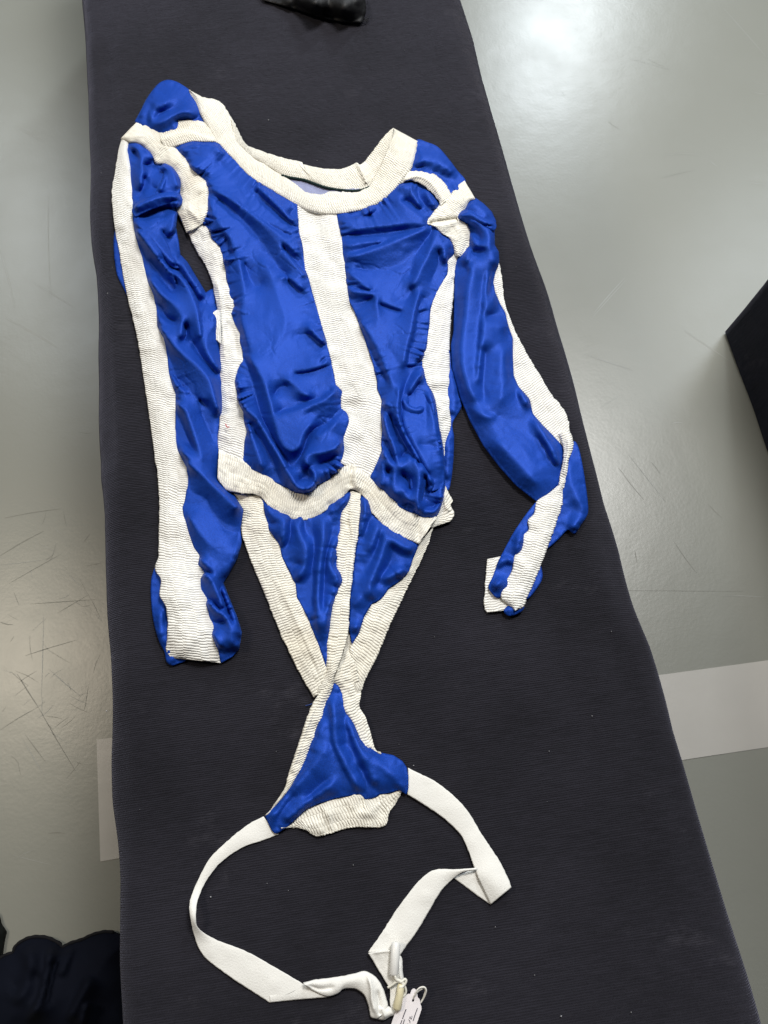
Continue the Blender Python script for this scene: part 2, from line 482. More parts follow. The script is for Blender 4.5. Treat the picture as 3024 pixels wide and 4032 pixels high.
BLUE = m_blue()
CREAM = m_white("cream_crinkle_elastic", (0.80, 0.775, 0.69), (0.72, 0.63, 0.45), .38, strength=.7)
WHITE = m_white("white_crinkle_elastic", (0.79, 0.782, 0.742), (0.71, 0.665, 0.56), .28, strength=.7)
STRAPM = m_plain("flat_white_elastic", (0.74, 0.73, 0.69), .85, .15, .15, (700, .5, .0006), .07)
FLOORM = m_floor()
BENCHM = m_bench("charcoal_ribbed_upholstery", (0.0105, 0.0100, 0.0138), .0019, .25)
BENCH2 = m_bench("navy_black_upholstery", (0.004, 0.006, 0.012), .0021, .12)
TAPEM = m_plain("clear_floor_tape", (0.45, 0.435, 0.40), .34, .5, 0, (40, .08, .003), .05)

# ---------------------------------------------------------------- setting: floor, tape, benches
def flat(name, x0, x1, y0, y1, z, mat, parent=None):
    return mesh_obj(name, [(x0, y0, z), (x1, y0, z), (x1, y1, z), (x0, y1, z)], [(0, 1, 2, 3)], mat, parent, smooth=False)
fl = flat("floor", -6, 6, -5, 8, 0.0, FLOORM); tag(fl, None, None, "structure")

def slab(name, P, z, t, mat, parent=None):
    V = [(p[0], p[1], z) for p in P] + [(p[0], p[1], z + t) for p in P]; n = len(P)
    F = [tuple(range(n))[::-1], tuple(range(n, 2 * n))] + [(i, (i + 1) % n, n + (i + 1) % n, n + i) for i in range(n)]
    return mesh_obj(name, V, F, mat, parent, smooth=False)
tl = unproj(np.array([(381, 2912), (396, 3392)]), 0.0); tr = unproj(np.array([(2620, 2655), (3024, 2600), (3300, 2565), (3380, 2890), (3024, 2942), (2722, 2987)]), 0.0)
tp = slab("floor_tape", [tuple(p[:2]) for p in (tl[1], tr[5], tr[4], tr[3], tr[2], tr[1], tr[0], tl[0])], 0.0003, 0.0006, TAPEM)
# scratches worn into the floor finish
def scratches(name, lines, mat):
    V = []; F = []
    for (x0, y0, x1, y1, wd) in lines:
        P = np.array([(x0, y0), ((x0 + x1) / 2 + random.uniform(-4, 4), (y0 + y1) / 2 + random.uniform(-4, 4)), (x1, y1)])
        W = unproj(resample(P, n=9), 0.00025); n = len(W)
        d = np.gradient(W, axis=0); d /= np.linalg.norm(d, axis=1)[:, None]; nn = np.stack([-d[:, 1], d[:, 0], d[:, 2] * 0], 1)
        ww = wd * np.sin(np.linspace(.15, 2.99, n)) * (.7 + .6 * RNG.random(n)); k0 = len(V)
        V += [tuple(p) for p in W + nn * ww[:, None] / 2] + [tuple(p) for p in W - nn * ww[:, None] / 2]
        F += [(k0 + i, k0 + i + 1, k0 + n + i + 1, k0 + n + i) for i in range(n - 1)]
    o = mesh_obj(name, V, F, mat, fl, smooth=False); o["kind"] = "stuff"; return o
q8 = lambda *a: [(.9036 * x0, 1800 + .9036 * y0, .9036 * x1, 1800 + .9036 * y1, w_) for x0, y0, x1, y1, w_ in a]
q7 = lambda *a: [(2300 + .904 * x0, 1000 + .904 * y0, 2300 + .904 * x1, 1000 + .904 * y1, w_) for x0, y0, x1, y1, w_ in a]
q5 = lambda *a: [(1700 + .798 * x0, .798 * y0, 1700 + .798 * x1, .798 * y1, w_) for x0, y0, x1, y1, w_ in a]
dk_l = q8((0,430,190,322,.0018),(20,265,265,225,.0014),(40,550,270,420,.0012),(130,640,420,620,.0012),(110,865,340,795,.0014),(75,945,170,1095,.0018),(170,1095,330,1370,.0014),(0,1190,165,1090,.0012),(0,718,55,730,.0016),(250,680,385,600,.0010),(210,1640,285,1640,.0014),(200,1130,270,1140,.001),(110,1210,200,1330,.001)) + \
       q7((150,930,260,1070,.0012),(390,1250,490,1390,.0012),(290,905,330,955,.0012),(220,1290,230,1345,.0014),(540,1090,600,1150,.001),(10,1465,700,1470,.0007)) + q5((870,600,930,640,.001),(1130,880,1300,840,.0008))
lt_l = q8((180,1060,190,680,.0010),(210,920,360,1050,.0010),(100,1230,200,1400,.001),(0,470,230,440,.0008),(40,1730,240,1780,.0008)) + \
       q7((180,100,40,260,.0016),(190,870,355,1080,.0016),(0,435,210,505,.0012),(430,330,640,470,.0012),(70,670,150,620,.001),(380,740,430,735,.0016),(600,1490,800,1495,.001)) + \
       q5((1420,20,1659,290,.0013),(980,290,1180,345,.0012),(1060,288,1150,330,.0010),(1580,450,1659,465,.0014),(960,1380,790,1570,.0014),(640,450,662,478,.0012),(1140,765,1320,760,.0008),(1370,790,1410,820,.001),(1560,900,1650,910,.001)) + \
       [(20,1250,230,1370,.0014),(110,1100,290,1210,.0008),(0,980,60,1220,.0008),(190,780,200,1180,.0008),(60,500,170,560,.0008)]
for _ in range(55):                                     # the scuffed patch left of the bench
    x = RNG.uniform(0, 380); y = RNG.normal(2550, 330); a = RNG.choice([-.5, .5, -.9, .25, 1.2]) + RNG.normal(0, .25); l = RNG.uniform(20, 110)
    (dk_l if RNG.random() < .6 else lt_l).append((x, y, x + l * math.cos(a), y + l * math.sin(a), RNG.uniform(.0004, .0009)))
scratches("dark_scratches", dk_l, m_plain("dark_scratch", (0.188, 0.187, 0.160), .45, .4))
scratches("pale_scratches", lt_l, m_plain("pale_scratch", (0.30, 0.305, 0.28), .5, .4))
tag(tp, "wide pale strip of tape on the grey floor passing under the bench", "tape")

LE = [(309,0),(319,120),(331,241),(337,362),(340,603),(343,844),(350,952),(366,1085),(368,1205),(374,1296),(380,1550),(388,1800),(385,1872),(398,2026),(402,2234),(411,2469),(417,2658),(425,2920),(429,3155),(443,3336),(450,3472),(450,3800),(460,4032)]
RE = [(1824,0),(1868,136),(1907,295),(1963,479),(2007,622),(2051,766),(2091,902),(2139,1061),(2179,1197),(2206,1300),(2300,1633),(2336,1777),(2390,1976),(2454,2166),(2517,2383),(2571,2537),(2607,2672),(2662,2871),(2707,3000),(3006,4032)]
def edge_fn(px):
    W = unproj(np.array(px), BT - .010); o = np.argsort(W[:, 1])
    return lambda Y: np.interp(Y, W[o, 1], W[o, 0])
def bench(name, fl_, fr_, y0, y1, top, mat, seed, r=.026, ny=420):
    Y = np.linspace(y0, y1, ny)
    xl, xr = fl_(Y), fr_(Y)
    prof = []                                        # (side, inset, drop)
    for d in np.linspace(1, 0, 7): prof.append(('L', .012 * math.sin(d * 3.0) * .6 + .004, r + (top - r - .004) * d))
    for a in np.linspace(0, math.pi / 2, 9)[1:]: prof.append(('L', r * (1 - math.cos(a)), r * (1 - math.sin(a))))
    nt = 46
    for t in np.linspace(0, 1, nt)[1:-1]: prof.append(('T', t, 0))
    prof += [('R', p[1], p[2]) for p in prof[:15][::-1]]
    m = len(prof); V = np.zeros((ny, m, 3))
    for j, (sd, a, d) in enumerate(prof):
        if sd == 'L': x = xl + a
        elif sd == 'R': x = xr - a
        else: x = xl + r + (xr - xl - 2 * r) * a
        V[:, j, 0] = x; V[:, j, 1] = Y; V[:, j, 2] = top - d
        V[:, j, 2] += (.0006 * noise2(x * 9, Y * 6, seed) + .0003 * noise2(x * 30, Y * 22, seed + 2)) * (1 if d < .05 else .3)
        ed = np.minimum(x - xl, xr - x)                  # loose cover: long soft wrinkles along the rims
        V[:, j, 2] += .0034 * noise2(x * 50, Y * 8, seed + 3) * np.exp(-(ed / .045) ** 2) * (d < .03)
        if sd != 'T':
            V[:, j, 0] += (-1 if sd == 'L' else 1) * .0022 * noise2(Y * 11, np.full(ny, d * 8), seed + 5) * min(1, d / .03)
    F = []
    for i in range(ny - 1):
        for j in range(m - 1):
            a = i * m + j; F.append((a, a + 1, a + m + 1, a + m)[::-1])
    F.append(tuple(range(m))); F.append(tuple((ny - 1) * m + k for k in range(m))[::-1])
    return mesh_obj(name, V.reshape(-1, 3), F, mat)
b1 = bench("long_bench", edge_fn(LE), edge_fn(RE), -.65, 1.75, BT, BENCHM, 3)
tag(b1, "long padded bench in charcoal ribbed cloth carrying the blue bodysuit", "bench")
c2 = unproj(np.array([(2850, 1312), (3024, 1872)]), 0.0)
b2 = bench("long_bench", lambda Y: np.interp(Y, [c2[1, 1] - .5, c2[0, 1]], [c2[0, 0] - .004, c2[0, 0] - .004]), lambda Y: np.full(len(Y), c2[0, 0] + .52), -1.2, c2[0, 1], BT, BENCH2, 9, ny=160)
tag(b2, "dark navy bench whose corner enters at the right edge", "bench")

# ---------------------------------------------------------------- the bodysuit: traced seams (photo pixels on the bench)
r_ = lambda a: list(a)[::-1]
# neckband
NB_L = K('R1',(715,155),(760,205),(795,270),(815,330),(860,415),(900,490),(940,560),(1000,630),(1060,690),(1150,790),(1250,880),(1400,970),(1530,1050),(1640,1110)) + \
       K('R2',(250,700),(330,715),(410,718),(500,708),(620,680),(700,645),(780,590),(840,530),(900,450),(945,390),(975,300),(995,190))
NB_R = K('R1',(722,157),(790,195),(860,220),(940,235),(985,265),(1040,345),(1100,450),(1145,545),(1190,605),(1300,710),(1400,790),(1480,850)) + \
       K('R2',(60,470),(100,492),(170,550),(230,575),(310,580),(360,560),(450,562),(560,565),(610,545),(650,525),(720,400),(770,290),(810,190),(830,120),(825,98))
BN_T = K('R1',(1060,390),(1145,545),(1190,605),(1300,650),(1450,700),(1640,745)) + K('R2',(130,350),(250,380),(370,398),(470,390),(560,352),(585,365),(625,335),(700,235),(760,160),(825,98))
BN_B = K('R1',(1080,560),(1200,680),(1300,740),(1400,800),(1480,850)) + K('R2',(120,462),(220,482),(300,520),(400,545),(500,555),(600,545),(650,530),(700,470),(760,340),(800,230),(828,120))
# left shoulder
LCAP = K('R1',(275,420),(290,385),(320,330),(370,230),(430,145),(480,95),(540,75),(600,85),(650,110),(715,155),(760,205),(795,270),(815,330),(860,415),(870,450),(760,470),(600,500),(500,520),(420,500),(330,450))
LSH_T = K('R1',(440,460),(475,487),(510,458),(545,430),(600,410),(700,400),(800,408),(872,422))
LSH_B = K('R1',(520,640),(570,622),(640,597),(740,570),(800,572),(860,575),(930,578),(978,602))
LARM_R = K('R1',(300,400),(370,428),(440,450),(480,540),(570,620),(650,690),(720,780),(800,870),(850,920),(862,1030),(855,1150),(820,1250))
LARM_L = K('R1',(165,540),(225,570),(320,590),(400,650),(460,750),(520,757),(600,815),(640,880),(645,960),(655,1060),(612,1110),(650,1190),(690,1270),(706,1312))
# left side stripe
LS_L = K('R1',(704,1308),(740,1400),(788,1490)) + K('R3',(850,100),(900,220),(920,320),(940,420),(955,560),(965,700),(965,900),(965,1050),(970,1200),(960,1400),(950,1500),(948,1612))
LS_R = K('R1',(820,1255),(885,1300),(900,1370),(960,1430)) + K('R3',(985,0),(1000,80),(1015,130),(1020,200),(1040,280),(1040,330),(1085,420),(1060,490),(1080,550),(1135,650),(1130,710),(1155,800),(1155,870),(1100,960),(1090,1040),(1110,1190),(1160,1290),(1165,1370),(1190,1450),(1170,1530),(1165,1600),(1150,1692))
# centre stripe
CS_L = K('R2',(130,655),(140,850),(165,950),(195,1150)) + K('R4',(240,0),(265,100),(310,250),(350,400),(390,540),(420,660),(460,850),(490,888),(516,920),(500,980),(505,1055),(550,1090),(567,1130),(560,1200),(522,1310),(527,1390),(505,1500))
CS_R = K('R2',(415,720),(440,850),(460,1000),(490,1200)) + K('R4',(545,0),(570,180),(630,300),(700,490),(760,680),(800,830),(800,900),(840,990),(830,1080),(845,1230),(830,1350),(840,1400),(800,1500),(742,1612))
# right shoulder and armhole
RCAP = K('R2',(995,190),(1070,205),(1150,240),(1230,330),(1290,410),(1352,488),(1310,560),(1260,600),(1200,560),(1140,500),(1040,450),(930,430),(945,390),(975,300))
RSH_T = K('R2',(935,415),(990,410),(1040,412),(1120,430),(1190,485),(1230,545),(1255,600))
RSH_B = K('R2',(880,502),(940,482),(1000,490),(1050,520),(1110,570),(1150,620),(1168,668))
RARM_L = K('R2',(1350,490),(1290,535),(1250,597),(1180,655),(1130,710),(1080,790),(1140,820),(1190,870),(1240,900),(1265,950),(1282,1002),(1290,1030))
RARM_R = K('R2',(1418,605),(1370,622),(1340,680),(1292,745),(1300,762),(1340,790),(1370,820),(1380,860),(1385,910),(1380,960),(1350,1000),(1310,1035))
RS_L = K('R2',(1282,1000),(1225,1060),(1220,1160),(1170,1250)) + K('R4',(1290,110),(1235,230),(1220,400),(1200,560),(1170,650),(1185,780),(1215,870),(1250,930),(1275,1000),(1290,1150),(1320,1280),(1340,1400),(1350,1590))
RS_R = K('R2',(1310,1035),(1300,1100),(1280,1200)) + K('R4',(1430,0),(1415,200),(1395,400),(1390,650),(1398,800),(1390,1000),(1400,1200),(1362,1330),(1352,1450),(1354,1592))
# waistband
WB_T = K('R7',(18,52),(100,80),(175,110),(250,170),(340,210),(420,270),(500,315),(570,324),(640,302),(700,262),(780,190),(835,140),(880,125),(930,160),(1005,215),(1080,280),(1150,350),(1220,430),(1330,470),(1432,492))
WB_B = K('R7',(10,222),(60,290),(115,312),(280,335),(340,400),(390,440),(450,475),(540,495),(640,480),(710,435),(800,370),(860,310),(885,292),(945,322),(990,380),(1020,450),(1100,530),(1180,590),(1240,612),(1326,650))
# blue bodice panels, seam to seam
LBOD = NB_L[5:14] + K('R2',(130,655)) + CS_L + K('C2',(720,1570),(750,1610),(690,1650),(600,1780),(450,1840),(355,1880),(330,1950),(200,2005),(60,1990),(0,1960)) + \
       K('C5',(990,1780),(960,1740),(840,1690),(720,1650),(640,1600),(560,1520),(420,1470),(345,1385)) + r_(LS_R) + r_(LARM_R[4:12]) + K('R1',(640,597),(740,565),(850,570))
RBOD = K('R2',(415,718),(500,708),(620,680),(700,645),(780,590),(840,530),(875,505),(950,495),(1000,500),(1050,530),(1110,580),(1165,665),(1130,710),(1080,795),(1140,820),(1190,870),(1240,900),(1265,950),(1282,1002)) + RS_L[1:] + \
       K('C4',(1330,1400),(1310,1560),(1260,1700),(1200,1810),(1000,1770),(850,1700),(740,1650),(600,1520),(480,1400),(355,1265)) + r_(CS_R)
TORSO = K('R1',(165,540),(300,400),(540,75),(715,155),(940,235),(1190,605)) + K('R2',(250,380),(560,352),(825,98),(995,190),(1350,490),(1418,605),(1385,900),(1310,1035)) + RS_R[2:] + \
        K('R7',(1432,492),(1326,650),(1100,530),(945,322),(885,292),(700,435),(540,495),(280,335),(10,222)) + r_(LS_L) + r_(LARM_L[8:])
BODY = thing("bodysuit", "royal blue satin bodysuit with white elastic stripes and long sleeves laid on the bench", "bodysuit", (0.0, 0.45, BT))
TB = Base(TORSO, 2.5, 13, 70, [(880, 1400, 90, 3), (880, 1700, 90, 3), (860, 1150, 60, 3)])

# back layers seen round the edges
panel("back_panel", K('R4',(1340,500),(1395,600),(1425,760),(1470,940),(1487,1040),(1415,1175),(1424,1290),(1416,1500),(1385,1720),(1330,1700),(1280,1200),(1280,700)), const(.3), BLUE, BODY, m0=2.2, amp=.8,
      ridges=[(K('R4',(1400,720),(1430,900),(1420,1120)), 3, 8, 14), (K('R4',(1400,1250),(1385,1450),(1375,1650)), 4, 8, 10)], puff=(1.6, 8), nz=(.8, 40), seed=21)
strip("back_waistband", K('R7',(1440,280),(1495,270),(1522,320),(1547,368),(1535,402),(1558,450),(1530,500),(1420,542)), K('R7',(1400,420),(1420,430),(1425,440),(1430,450),(1430,460),(1420,480),(1400,500),(1370,545)), const(2.5), CREAM, BODY,
      crown=1.0, ridges=[(K('R7',(1500,300),(1500,400),(1540,440)), 3, 8, 8)], seed=4)
panel("lining", K('R2',(30,440),(120,440),(300,500),(480,545),(680,520),(620,600),(480,640),(300,650),(150,620),(60,520)), const(8.5), m_plain("blue_wrong_side", (0.24, 0.26, 0.42), .6, .3, .3, (300, .2, .001), .08), BODY, puff=(1, 20), nz=(.6, 50), seed=8)
bn = strip("back_neckband", BN_T, BN_B, const(9.5), CREAM, BODY, crown=1.6, ext=(0, 2), seed=5, lift=[(1400, 650, 40, 2), (1520, 540, 70, 6), (1120, 640, 120, 4)],
      ridges=[(K('R2',(560,350),(600,430),(640,520)), 3.0, 10, 5)])
# overlocked seam under the back neckband
SER = resample(K('R2',(15,443),(90,462),(170,474),(260,505),(340,532),(430,548),(520,556),(600,550),(660,525)), 6)
SERM = m_plain("black_green_overlock", (0.012, 0.028, 0.026), .8, .2)
V3 = unproj(SER, BT + .0128)
tube("overlock_seam", [tuple(p) for p in V3], [.0014 + .0004 * (i % 2) for i in range(len(V3))], SERM, bn, 7)

# shoulders
panel("shoulder_panel", LCAP, TB, BLUE, BODY, lift=[(580, 400, 120, 4)], puff=(7, 40), nz=(1.0, 60), seed=31, m0=6, amp=1.5, ridges=[
    (K('R1',(400,420),(400,330),(440,290),(520,265),(560,230)), 5, 16, 22), (K('R1',(440,410),(480,350),(560,330),(630,290),(640,270)), -6, 12, 14),
    (K('R1',(430,440),(500,400),(580,360),(680,330),(760,370)), 6, 16, 20), (K('R1',(370,430),(385,350),(430,280)), -4, 7, 7), (K('R1',(580,410),(700,385),(800,395)), -4, 10, 14),
    (K('R1',(310,390),(350,300),(420,190)), 3, 14, 20)])
panel("shoulder_panel", RCAP, TB, BLUE, BODY, lift=[(1700, 640, 80, 3)], puff=(5, 28), nz=(1.0, 45), seed=33, m0=5, amp=1.5, ridges=[
    (K('R2',(960,370),(1040,340),(1130,330),(1220,380),(1280,450)), 5, 16, 14), (K('R2',(970,380),(1030,390),(1040,360)), -5, 8, 8), (K('R2',(1000,250),(1060,225),(1130,250)), -4, 8, 10),
    (K('R2',(1060,400),(1160,440),(1230,520)), -3.5, 12, 12), (K('R2',(1000,300),(1080,300),(1180,310)), 3, 12, 12)])
strip("shoulder_band", LSH_T, LSH_B, TB, CREAM, BODY, ext=(0, 6), crown=1.2, off=3.0, seed=6, ridges=[(K('R1',(460,570),(560,530),(700,500),(820,530),(930,572)), 2.2, 6, 26, .05)])
strip("shoulder_band", RSH_T, RSH_B, TB, CREAM, BODY, ext=(0, 0), crown=1.8, off=3.0, seed=7, lift=[(1660, 720, 50, 3)], ridges=[(K('R2',(900,480),(1000,450),(1080,480),(1150,560),(1200,640)), 2.5, 8, 10, .05)])
strip("neckband", NB_L, NB_R, TB, CREAM, BODY, ext=(10, 0), crown=1.8, off=3.0, seed=9, lift=[(1560, 600, 90, 8), (830, 420, 110, 5)])
for nm, Lx, Rx, sd, rg in (("armhole_band", LARM_R, LARM_L, 10, [(K('R1',(862,960),(760,1050),(650,1080)), -1.5, 14, 14), (K('R1',(820,1250),(760,1180),(690,1110)), 2, 10, 14)]),
                       ("armhole_band", RARM_L, RARM_R, 12, [(K('R2',(1085,792),(1160,775),(1230,765),(1292,758)), -4.0, 7, 16, .02), (K('R2',(1100,810),(1200,800),(1300,775)), 3.0, 12, 16, .1)])):
    strip(nm, Lx, Rx, TB, CREAM, BODY, ext=(8, 8), crown=1.5, off=4.8, seed=sd, ridges=rg, nz=(.8, 40))

# stripes of the bodice
strip("side_stripe", LS_L, LS_R, TB, WHITE, BODY, ext=(0, 12), crown=.8, off=1.0, seed=13, nz=(.8, 40),
      ridges=[(K('R3',(900,120),(965,330),(985,560),(1000,720),(1010,900)), 3.0, 10, 22), (K('R3',(1050,560),(1090,700),(1110,860)), -2.5, 14, 14)])
strip("side_stripe", RS_L, RS_R, TB, WHITE, BODY, ext=(12, 0), crown=.8, off=1.0, seed=14, nz=(.7, 40))
strip("centre_stripe", CS_L, CS_R, TB, WHITE, BODY, ext=(12, 12), crown=.6, off=0.6, seed=15, nz=(1.2, 75))

LB_R = [
    (K('C3',(60,110),(300,230),(500,370),(660,490),(850,640),(1000,780),(1150,930)), 6.0, 30, 18),
    (K('C3',(110,190),(330,370),(560,600),(760,870),(950,1130),(1120,1330),(1350,1600)), -7.0, 26, 40),
    (K('C3',(640,470),(850,720),(1000,920),(1230,1190)), 5.0, 16, 22),
    (K('C3',(900,780),(1050,960),(1220,1150)), -4.0, 10, 10), (K('C3',(960,700),(1080,790),(1170,850)), 4, 10, 10),
    (K('C3',(300,60),(500,140),(700,250),(850,370),(1000,500),(1120,600)), -5.0, 18, 26), (K('C3',(640,90),(830,280),(960,420),(1110,560)), 4.5, 16, 14),
    (K('C3',(330,200),(640,430),(800,540),(1130,700)), 2.0, 20, 4), (K('C3',(1000,420),(1120,500)), -3, 8, 8),
    (K('C3',(60,200),(110,380),(200,540),(330,760),(420,980),(465,1200),(485,1400),(465,1650),(520,1900),(600,2110)), 5.0, 24, 9),
    (K('C3',(260,660),(300,760),(290,880),(240,960)), -5, 10, 10), (K('C3',(280,1020),(350,950),(400,960)), 3, 10, 12),
    (K('C3',(640,1000),(760,1060),(810,1200),(870,1380),(940,1580),(975,1760),(930,1900),(860,2000)), 3.2, 22, 12),
    (K('C3',(480,1000),(560,1200),(640,1300),(720,1220)), -3.0, 26, 26), (K('C3',(860,1250),(960,1180),(1080,1240),(1200,1330)), 3, 18, 18),
    (K('C3',(1080,1880),(1250,1860),(1380,1950),(1470,2050)), -4, 20, 16), (K('C3',(1250,1760),(1360,1900),(1460,1960)), 4, 12, 14),
    (K('C3',(1180,1600),(1300,1700),(1350,1760)), -3, 10, 10),
    (K('R1',(690,740),(760,700),(860,680)), 3, 7, 7), (K('R1',(650,660),(720,640),(820,640)), 3, 9, 9), (K('R1',(700,760),(800,800),(900,830)), 3.5, 9, 10), (K('R1',(640,640),(780,610),(900,620),(1000,680)), 4, 14, 12),
    (K('R1',(850,890),(960,960),(1080,1060)), 3, 8, 10),
    (K('R1',(930,720),(1050,830),(1200,950),(1350,1060)), -3.5, 22, 26),
    # waist folds
    (K('C5',(430,0),(560,200),(650,400),(710,600),(770,850),(830,1080),(900,1200),(1000,1245),(1090,1190),(1140,1070),(1200,950),(1300,860)), 7.5, 20, 20, .12),
    (K('C5',(370,10),(450,250),(520,500),(590,800),(700,1050)), -7, 10, 12),
    (K('C5',(270,500),(380,700),(520,790),(610,930),(700,1090),(800,1250),(900,1430),(980,1580),(1040,1690),(1120,1755),(1240,1730),(1300,1650),(1270,1520),(1180,1400),(1170,1320),(1260,1275),(1400,1265),(1560,1210),(1650,1100)), 9.0, 20, 20, .06),
    (K('C5',(420,860),(520,1010),(620,1150),(720,1330),(800,1480)), -7, 14, 14),
    (K('C5',(640,880),(740,1090),(840,1260),(930,1420),(1000,1520)), -6, 12, 12),
    (K('C5',(1000,1500),(1060,1390),(1130,1270),(1180,1080),(1250,990),(1350,930),(1500,890)), -7, 16, 16),
    (K('C5',(1330,1420),(1440,1390),(1560,1300)), -10, 16, 18), (K('C5',(1080,1640),(1160,1600),(1220,1640)), -4, 16, 16), (K('C5',(1190,1420),(1230,1520),(1270,1600)), -3, 5, 10),
    (K('C5',(770,785),(950,745),(1150,685),(1400,575),(1580,450)), 6.5, 5, 34, .1),
    (K('C5',(1050,600),(1250,590),(1450,540)), -4.5, 22, 12), (K('C5',(740,540),(830,420),(960,390)), -3, 14, 10), (K('C5',(900,290),(1050,400),(1150,500),(1240,530)), 4, 16, 18),
    (K('C5',(1010,250),(1250,210),(1480,130)), -3.5, 5, 14), (K('C5',(1360,110),(1440,20)), -2, 4, 6), (K('C5',(1320,230),(1420,250),(1500,200)), -4, 8, 9), (K('C5',(1280,400),(1400,430),(1530,480)), -5, 16, 12),
    (K('C5',(1180,760),(1350,720),(1560,620)), 3, 14, 20), (K('C5',(1480,860),(1560,780),(1620,690)), -6, 8, 10), (K('C5',(1300,1080),(1450,1000),(1600,850)), 5, 20, 18),
    (K('C5',(400,830),(480,1090),(560,1320),(610,1500)), 4.5, 9, 10), (K('C5',(280,300),(330,560)), 3, 20, 20), (K('C5',(780,1480),(830,1600),(840,1690)), -5, 7, 7),
    (K('C5',(1400,1500),(1520,1520),(1620,1400)), 4, 20, 22)]
panel("bodice_panel", LBOD, TB, BLUE, BODY, ridges=LB_R, step=4.7, smooth_it=0, nz=(.35, 70), seed=41, fade=7, corner=True)
RB_R = [
    (K('R2',(1085,800),(900,795),(650,822),(470,835)), 3.0, 10, 22), (K('R2',(480,885),(700,875),(950,835)), -5, 16, 20),
    (K('R2',(1090,825),(900,892),(700,972),(470,1048)), 5.5, 36, 5), (K('R2',(470,960),(600,935),(760,925)), 3, 10, 12),
    (K('R2',(1130,822),(1060,920),(980,1040),(945,1190)), -6, 14, 18), (K('R2',(1140,840),(1100,980),(1040,1100),(960,1260)), 5, 12, 16),
    (K('R2',(1150,840),(1190,980),(1210,1080)), 5, 12, 14), (K('R2',(1200,900),(1250,960)), 3, 8, 10), (K('R2',(1160,980),(1150,1100),(1090,1240)), -5, 10, 12),
    (K('R2',(540,1120),(700,1130),(900,1080),(970,1000)), -5, 28, 34), (K('R2',(490,1145),(560,1190),(640,1265),(705,1300)), 4.5, 8, 22), (K('R2',(500,1270),(600,1290),(700,1300)), 3, 5, 14),
    (K('R2',(850,610),(950,700),(1060,780)), 4, 12, 10), (K('R2',(870,640),(950,640),(1050,720)), -4, 9, 9), (K('R2',(860,540),(930,520),(970,580),(1030,690)), 4, 10, 10), (K('R2',(1000,520),(1010,600),(1080,690)), -4.5, 9, 9), (K('R2',(1060,560),(1110,640),(1130,690)), 3.5, 9, 9),
    (K('R2',(440,790),(560,760),(700,690)), 3, 18, 18), (K('R2',(500,740),(640,730),(800,640)), -3, 14, 14),
    (K('R4',(550,90),(700,108),(795,125)), 4, 5, 18), (K('R4',(790,120),(805,280),(790,430)), 4.5, 20, 9), (K('R4',(800,200),(900,235),(1010,270)), -4, 6, 14), (K('R4',(580,215),(680,190),(770,150)), -3.5, 10, 10),
    (K('R4',(950,180),(1060,150),(1080,60)), -4, 18, 16), (K('R4',(1150,80),(1105,260),(1080,420),(1040,570),(1010,740)), 5, 5, 24), (K('R4',(1160,140),(1210,180),(1230,120)), -4, 8, 8), (K('R4',(1130,280),(1210,250)), -3, 6, 8), (K('R4',(1080,500),(1140,540),(1200,480)), -4, 12, 12),
    (K('R4',(600,270),(720,430),(810,580),(870,720),(930,880),(975,1000)), 5, 16, 12), (K('R4',(700,520),(800,700),(880,850)), -4.5, 10, 10), (K('R4',(1010,710),(1100,710),(1175,640)), -3, 6, 10), (K('R4',(1060,940),(1120,820),(1180,760)), 4, 8, 12), (K('R4',(1010,920),(1060,800),(1120,720)), -4, 8, 9),
    (K('R4',(860,400),(900,550),(960,700)), 3, 26, 26),
    # lower right: one broad fold laid over a pocket
    (K('C4',(745,60),(728,220),(728,450),(775,630),(850,780),(920,900),(1000,1060),(1095,1200),(1175,1370)), 9.0, 4, 78, .10),
    (K('C4',(690,480),(740,660),(830,840),(940,1000),(1060,1130)), -9, 16, 12, .15), (K('C4',(1060,160),(1090,400),(1085,640)), -5, 10, 8), (K('C4',(1100,130),(1180,300),(1230,600),(1290,900),(1320,1200)), 4, 24, 14),
    (K('C4',(990,830),(1100,850),(1220,850)), -3, 24, 14), (K('C4',(830,300),(960,340),(1000,230)), -4.5, 12, 10), (K('C4',(750,200),(830,310),(960,370),(1080,360)), 3.5, 10, 10), (K('C4',(850,250),(930,130),(1010,0)), -4, 9, 9),
    (K('C4',(530,260),(620,340),(690,480),(730,620)), 6, 14, 8), (K('C4',(520,420),(580,650),(650,830),(690,1000),(725,1110),(775,1135),(830,1065),(905,975)), 7, 11, 10, .1), (K('C4',(620,420),(690,700),(760,850)), -5, 7, 9),
    (K('C4',(740,1020),(800,950),(850,900)), -7, 12, 14), (K('C4',(930,960),(970,1120),(1000,1280),(985,1450),(985,1580),(990,1720)), 9.5, 12, 15, .12),
    (K('C4',(1090,1230),(1080,1380),(1040,1500),(1030,1600)), -9, 9, 11), (K('C4',(1160,1250),(1178,1360),(1120,1440)), 4, 6, 8), (K('C4',(760,1220),(860,1300),(880,1450)), -8, 14, 12), (K('C4',(840,1180),(890,1230)), 4, 10, 6),
    (K('C4',(500,900),(610,1070),(668,1200),(660,1380),(690,1465),(780,1420),(850,1540),(940,1620)), 6.5, 9, 9, .1), (K('C4',(570,760),(640,920),(700,1080)), -5, 7, 7), (K('C4',(480,1050),(545,1200),(485,1390)), 4, 8, 8), (K('C4',(540,1150),(600,1210),(640,1130)), -4, 8, 8), (K('C4',(560,1350),(640,1280)), 3, 10, 10),
    (K('C4',(1060,1640),(1180,1660),(1280,1560)), -3, 12, 12), (K('C4',(1060,1700),(1200,1700),(1290,1500),(1310,1300)), 4, 14, 14), (K('C4',(800,1640),(880,1600),(930,1650)), -4, 7, 7)]
